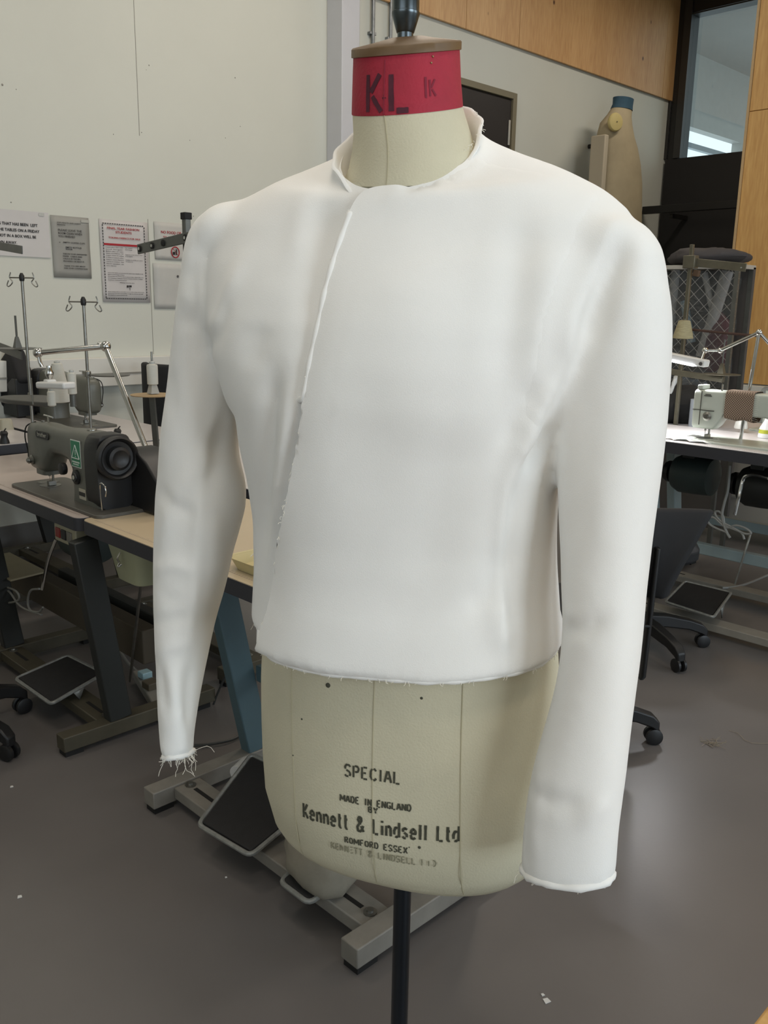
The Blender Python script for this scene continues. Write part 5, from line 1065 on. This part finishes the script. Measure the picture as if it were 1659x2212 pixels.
# red and grey switch box
a = atX(132, 1168, 1.17); L = thing('switch_box', 'cream switch box with red button under the pink-topped table edge', 'switch', (1.175, 2.63, .65))
MB().prismz([(0, -.075), (.045, -.075), (.075, -.02), (.075, .075), (0, .075)], 0, .058).build('housing', mat('cream_plastic', '#9b947c', .5), L, bevel=.004)
for y_, m in ((.045, mat('red_button', '#7d1f1a', .4)), (.005, m_blkp), (-.035, mat('grey_button', '#6f6b62', .5))): MB().box(-.004, .002, y_-.016, y_+.016, .014, .046).build('button', m, L, bevel=.002)
L.location = (1.165, 2.60, .652)
# pale drawer under the beige table
L = thing('drawer', 'pale green plastic drawer hung under the beige table', 'drawer', (1.19, 2.30, .59))
q = MB(); q.loft([rbox(-.0+.02*(1-k), .26-.01*(1-k), -.105+.03*(1-k), .105-.03*(1-k), -.0+.115*k, 6) for k in (0, .08, .5, 1)]); q.build('tub', mat('pale_green_plastic', '#a3a385', .45, var=.05), L)
MB().box(-.01, .27, -.112, .112, .113, .124).build('rim', mat('pale_green_plastic', '#a3a385', .45, var=.05), L, bevel=.003)
MB().tube(cr([(-.006, -.02, .10), (-.016, -.02, .085), (-.010, -.018, .07), (-.018, -.024, .06), (-.008, -.026, .066)], 4), .003, 8).build('hook_pull', m_chrome, L)
# knee-lift rods and treadle rods
def rod(label, pts, r, m, grp='metal rods under the tables', k=4):
    o = MB().tube(cr(pts, k) if len(pts) > 2 else pts, r, 8).build('rod', m); return tag(o, label, 'rod', grp)
rod('chrome lifting rod slanting under the pink-topped table', [atX(121, 1165, 1.24), atX(104, 1210, 1.22), atX(91, 1274, 1.20)], .006, m_chrome)
rod('thin steel treadle rod under the pale green drawer', [Vector((1.30, 2.36, .62)), Vector((1.36, 2.60, .13))], .005, m_steel)
rod('bright bent lifting rod under the right-hand table', [atX(1659, 1033, 3.62), atX(1632, 1026, 3.62), atX(1612, 1028, 3.62), atX(1604, 1040, 3.62), atX(1596, 1075, 3.6), atX(1587, 1112, 3.6)], .007, m_chrome)
rod('thin grey treadle rod to the right-hand pedal', [atX(1622, 1150, 3.75), atX(1610, 1190, 3.72), atX(1587, 1262, 3.70)], .005, m_steel)
# cables
def cable(label, pts, r, m, grp='loose cables'): o = MB().tube(cr(pts, 6), r, 7).build('cable', m); return tag(o, label, 'cable', grp)
m_cabw = mat('grey_white_cable', '#8a8a86', .5); m_cabd = mat('dark_cable', '#3c3d3b', .5)
XC = 3.70
cable('pale cable hanging down from the right-hand table', [atX(x, y, XC) for x, y in ((1577, 1005), (1575, 1030), (1572, 1060), (1565, 1085), (1560, 1110), (1563, 1130), (1570, 1150), (1577, 1162))], .006, m_cabw)
cable('pale cable coiled in a loop on the crossbar of the right-hand table', [atX(x, y, XC) for x, y in ((1570, 1150), (1545, 1140), (1531, 1130), (1530, 1120), (1542, 1118), (1556, 1130), (1570, 1140), (1590, 1135), (1612, 1142), (1622, 1152), (1606, 1152), (1580, 1138), (1560, 1128), (1547, 1115), (1545, 1106), (1553, 1105), (1562, 1115), (1568, 1135), (1600, 1150), (1608, 1165))], .005, m_cabw)
cable('pale cable lying behind the right-hand pedal', [atz(x, y, .06) for x, y in ((1560, 1270), (1585, 1268), (1610, 1262), (1640, 1250), (1659, 1242))]+[atz(1700, 1225, .06)], .006, m_cabw)
cable('tangled white cable under the table at the left edge', [atX(x, y, 1.25) for x, y in ((-20, 1262), (12, 1268), (36, 1278), (40, 1296), (15, 1302), (-10, 1295), (15, 1275), (45, 1310), (90, 1328))], .004, m_cabw)
cable('white cable loop hanging beside the left table leg', [atX(x, y, 1.25) for x, y in ((85, 1272), (66, 1276), (60, 1300), (66, 1318), (84, 1322), (93, 1312))], .004, m_cabw)
cable('grey floor cable rising to the power strip', [atz(x, y, .03) for x, y in ((252, 1408), (262, 1412), (275, 1430), (300, 1455))], .006, m_cabw)
cable('dark cable hanging beside the blue grey leg', [atX(x, y, 1.62) for x, y in ((490, 1455), (478, 1480), (462, 1520), (456, 1560), (462, 1590), (478, 1605))], .004, m_cabd)
cable('dark cable lying on the floor behind the blue grey leg', [atz(x, y, .01) for x, y in ((420, 1610), (450, 1608), (500, 1598), (530, 1582), (560, 1575))], .005, m_cabd)
# power strip
L = thing('power_strip', 'pale power strip with blue plug on the floor behind the left cuff', 'power strip', (0, 0, 0)); a = atz(303, 1455, .035); b = atz(350, 1530, .035)
L.location = (a.x, a.y, 0); MB().bar(a, b, .055, .035).build('body', mat('strip_grey', '#8f8d86', .5), L, world=True, bevel=.004); c = a+(b-a)*.25+Vector((0, 0, .03)); MB().box(c.x-.02, c.x+.02, c.y-.02, c.y+.02, c.z-.012, c.z+.012).build('plug', mat('pale_blue_plug', '#9fc0c9', .5), L, world=True, bevel=.003)
c = a+(b-a)*.55+Vector((0, 0, .03)); MB().box(c.x-.025, c.x+.025, c.y-.025, c.y+.025, c.z-.014, c.z+.012).build('plug', mat('brown_plug', '#5d5546', .5), L, world=True, bevel=.003)
# boxes and white trunking behind the right-hand table
o = MB().box(5.3, 5.75, .3, 2.5, .10, .50).box(5.29, 5.30, .3, 2.5, .28, .295).box(5.29, 5.30, 1.7, 1.71, .10, .50).build('low_cabinet', mat('pale_cabinet', '#a9a59c', .6)); tag(o, 'low pale cabinet standing behind the right-hand tables', 'cabinet')
a = atz(1420, 1270, 0)
o = MB().loft([rbox(a.x-.03*k, a.x+.03*k, a.y-.04*k, a.y+.05*k, z, 2.5, 14) for z, k in ((0, .9), (.05, 1.1), (.12, .9), (.16, .3))]).build('stool_foot', mat('dull_grey_plastic', '#777870', .6)); tag(o, 'dull grey rounded foot beside the chair at the right-hand table', 'foot')
# parts tray and clutter glimpsed between sleeve and bodice
a = atz(520, 1232, .762); L = thing('parts_tray', 'shallow cream parts tray on the beige table between sleeve and bodice', 'tray', (a.x+.05, a.y-.05, .761))
MB().loft([rbox(-.06-k, .06+k, -.09-k, .09+k, z, 6) for k, z in ((-.01, 0), (.004, .03), (.008, .032), (.002, .028), (-.012, .006))]).build('tray', mat('cream_tray', '#c3b78a', .5), L)
MB().tube(cr([(-.02, .05, .03), (0, .03, .055), (.03, 0, .05), (.05, -.04, .08)], 5), .0012, 5).build('loose_thread', m_thr, L)
a = atz(545, 1070, .77)
# items on the left tables
for px, py, lbl, X in ((88, 840+100, 'small black bobbin winder on the far pale table', 1.42), (255, 945, 'black thread nipper standing on the back row table', 1.95), (10, 950, 'black bobbin winder at the left edge of the picture', 1.35)):
    a = atX(px, py, X); zt_ = .785 if px < 200 else .76; a = atz(px, py+8 if px < 200 else py+6, zt_)
    T = thing('bobbin_winder', lbl, 'bobbin winder', (a.x, a.y, zt_)); MB().lathe((0, 0, 0), [(.022, 0), (.020, .012), (.014, .03), (.018, .045), (.012, .055)], n=14).build('body', m_blkp, T); MB().tube([(0, 0, .05), (0, -.015, .062), (0, -.025, .068)], .003, 6).build('lever', m_blkp, T)
a = atz(12, 925, .79); o = MB().loft([rbox(-.03*k, .03*k, -.03*k, .03*k, z, 5, 16) for z, k in ((0, 1.1), (.045, .9), (.05, .8))]).build('plastic_pot', mat('cream_pot', '#aaa694', .5)); o.location = (a.x, a.y, .785); tag(o, 'small cream plastic pot on the far pale table at the left edge', 'pot')
# pale reel on its pin, far left
# black padded bag leaning behind the back row
a = atX(64, 800, 1.95); b = atX(22, 885, 1.95)
o = MB().bar(Vector((2.02, a.y+.26, a.z+.02)), Vector((1.98, b.y+.30, .80)), .22, .10, (1, 0, 0)).build('garment_bag', mat('black_bag', '#1d1d1f', .8, var=.1), bevel=.025, seg=3); tag(o, 'black padded bag leaning on the back row table behind the dark tray', 'bag')
# cloth bag on the stand below the dress form
sack('crumpled grey-beige cloth bag lying on the pale stretcher under the dress form', (1.20, 1.41, .064), .075, .10, .085, mat('grey_beige_bag', '#8b8577', .85, var=.12, vs=18, bump=.6, bs=30), name='cloth_bag', seed=9)
a = atz(512, 1672, .10); o = MB().cyl(a, a+Vector((.05, .02, .004)), .024, n=16).build('paper_roll', m_lamp); tag(o, 'end of a small white roll beside the large foot pedal', 'roll')
a = atX(20, 1338, 1.3); o = MB().prismz([(a.x-.05, a.y-.18), (a.x+.1, a.y-.16), (a.x+.1, a.y+.2), (a.x-.05, a.y+.2)], .345, .352).build('cloth_scrap', mat('cream_scrap', '#a39a80', .9, var=.1)); tag(o, 'cream cloth scrap on the dark crossbar at the left edge', 'cloth')
# dark crossbar boards under the left table
o = MB().box(1.36, 1.42, 2.5, 3.6, .22, .34).build('wooden_board', mat('dark_board', '#4a4235', .7, var=.2, vs=5), bevel=.004); tag(o, 'dark worn wooden board across the stand of the pink-topped table', 'board')
# plywood table corner in the lower right of the frame
L = thing('plywood_table', 'plywood table whose corner shows in the lower right of the picture', 'table', (.4, -.2, 0))
a = atz(1625, 2212, .8); MB().box(-.2, 1.25, -.62, a.y, .775, .80).build('tabletop', m_clt2, L, world=True, bevel=.003)
for xx in (-.15, 1.2):
    for yy in (-.57, a.y-.06): MB().box(xx-.02, xx+.02, yy-.02, yy+.02, 0, .775).build('leg', m_steel, L, world=True)
# scraps and lint on the floor
def lint(label, px, py, n, R_, r=.0007, m=m_thr):
    c = atz(px, py, .002); q = MB()
    for _ in range(n):
        p = c+Vector((random.uniform(-R_, R_), random.uniform(-R_, R_), 0)); P_ = [p]
        d = random.uniform(0, 2*PI)
        for k in range(6): d += random.uniform(-1, 1); P_.append(P_[-1]+Vector((math.cos(d)*R_*.3, math.sin(d)*R_*.3, random.uniform(-.001, .002))))
        q.tube([Vector((v.x, v.y, max(.001, v.z))) for v in P_], r, 4)
    o = q.build('thread_lint', m); tag(o, label, 'lint', kind='stuff'); return o
mt_ = mat('lint_beige', '#8e8473', .9)
lint('tangle of pale thread lint on the floor right of the castor', 1538, 1605, 26, .022, .0006, mt_); lint('fine curled thread on the floor beyond the lint tangle', 1500, 1572, 1, .09, .0007, mt_)
for px, py, s, lbl in ((1180, 2163, .008, 'white scrap on the floor in front of the stand at the lower right'), (1172, 2150, .004, 'tiny white scrap above the larger one at the lower right'), (42, 1938, .006, 'tiny white scrap on the floor at the lower left'), (25, 1700, .005, 'tiny white scrap on the floor below the left chair castor'), (488, 1896, .003, 'tiny pale crumb on the floor left of the cloth bag')):
    a = atz(px, py, 0); o = MB().prismz([(a.x-s, a.y-s*.5), (a.x+s*.7, a.y-s), (a.x+s, a.y+s*.4), (a.x-s*.2, a.y+s)], .0005, .002).build('paper_scrap', m_lamp); tag(o, lbl, 'scrap', 'scraps on the floor')
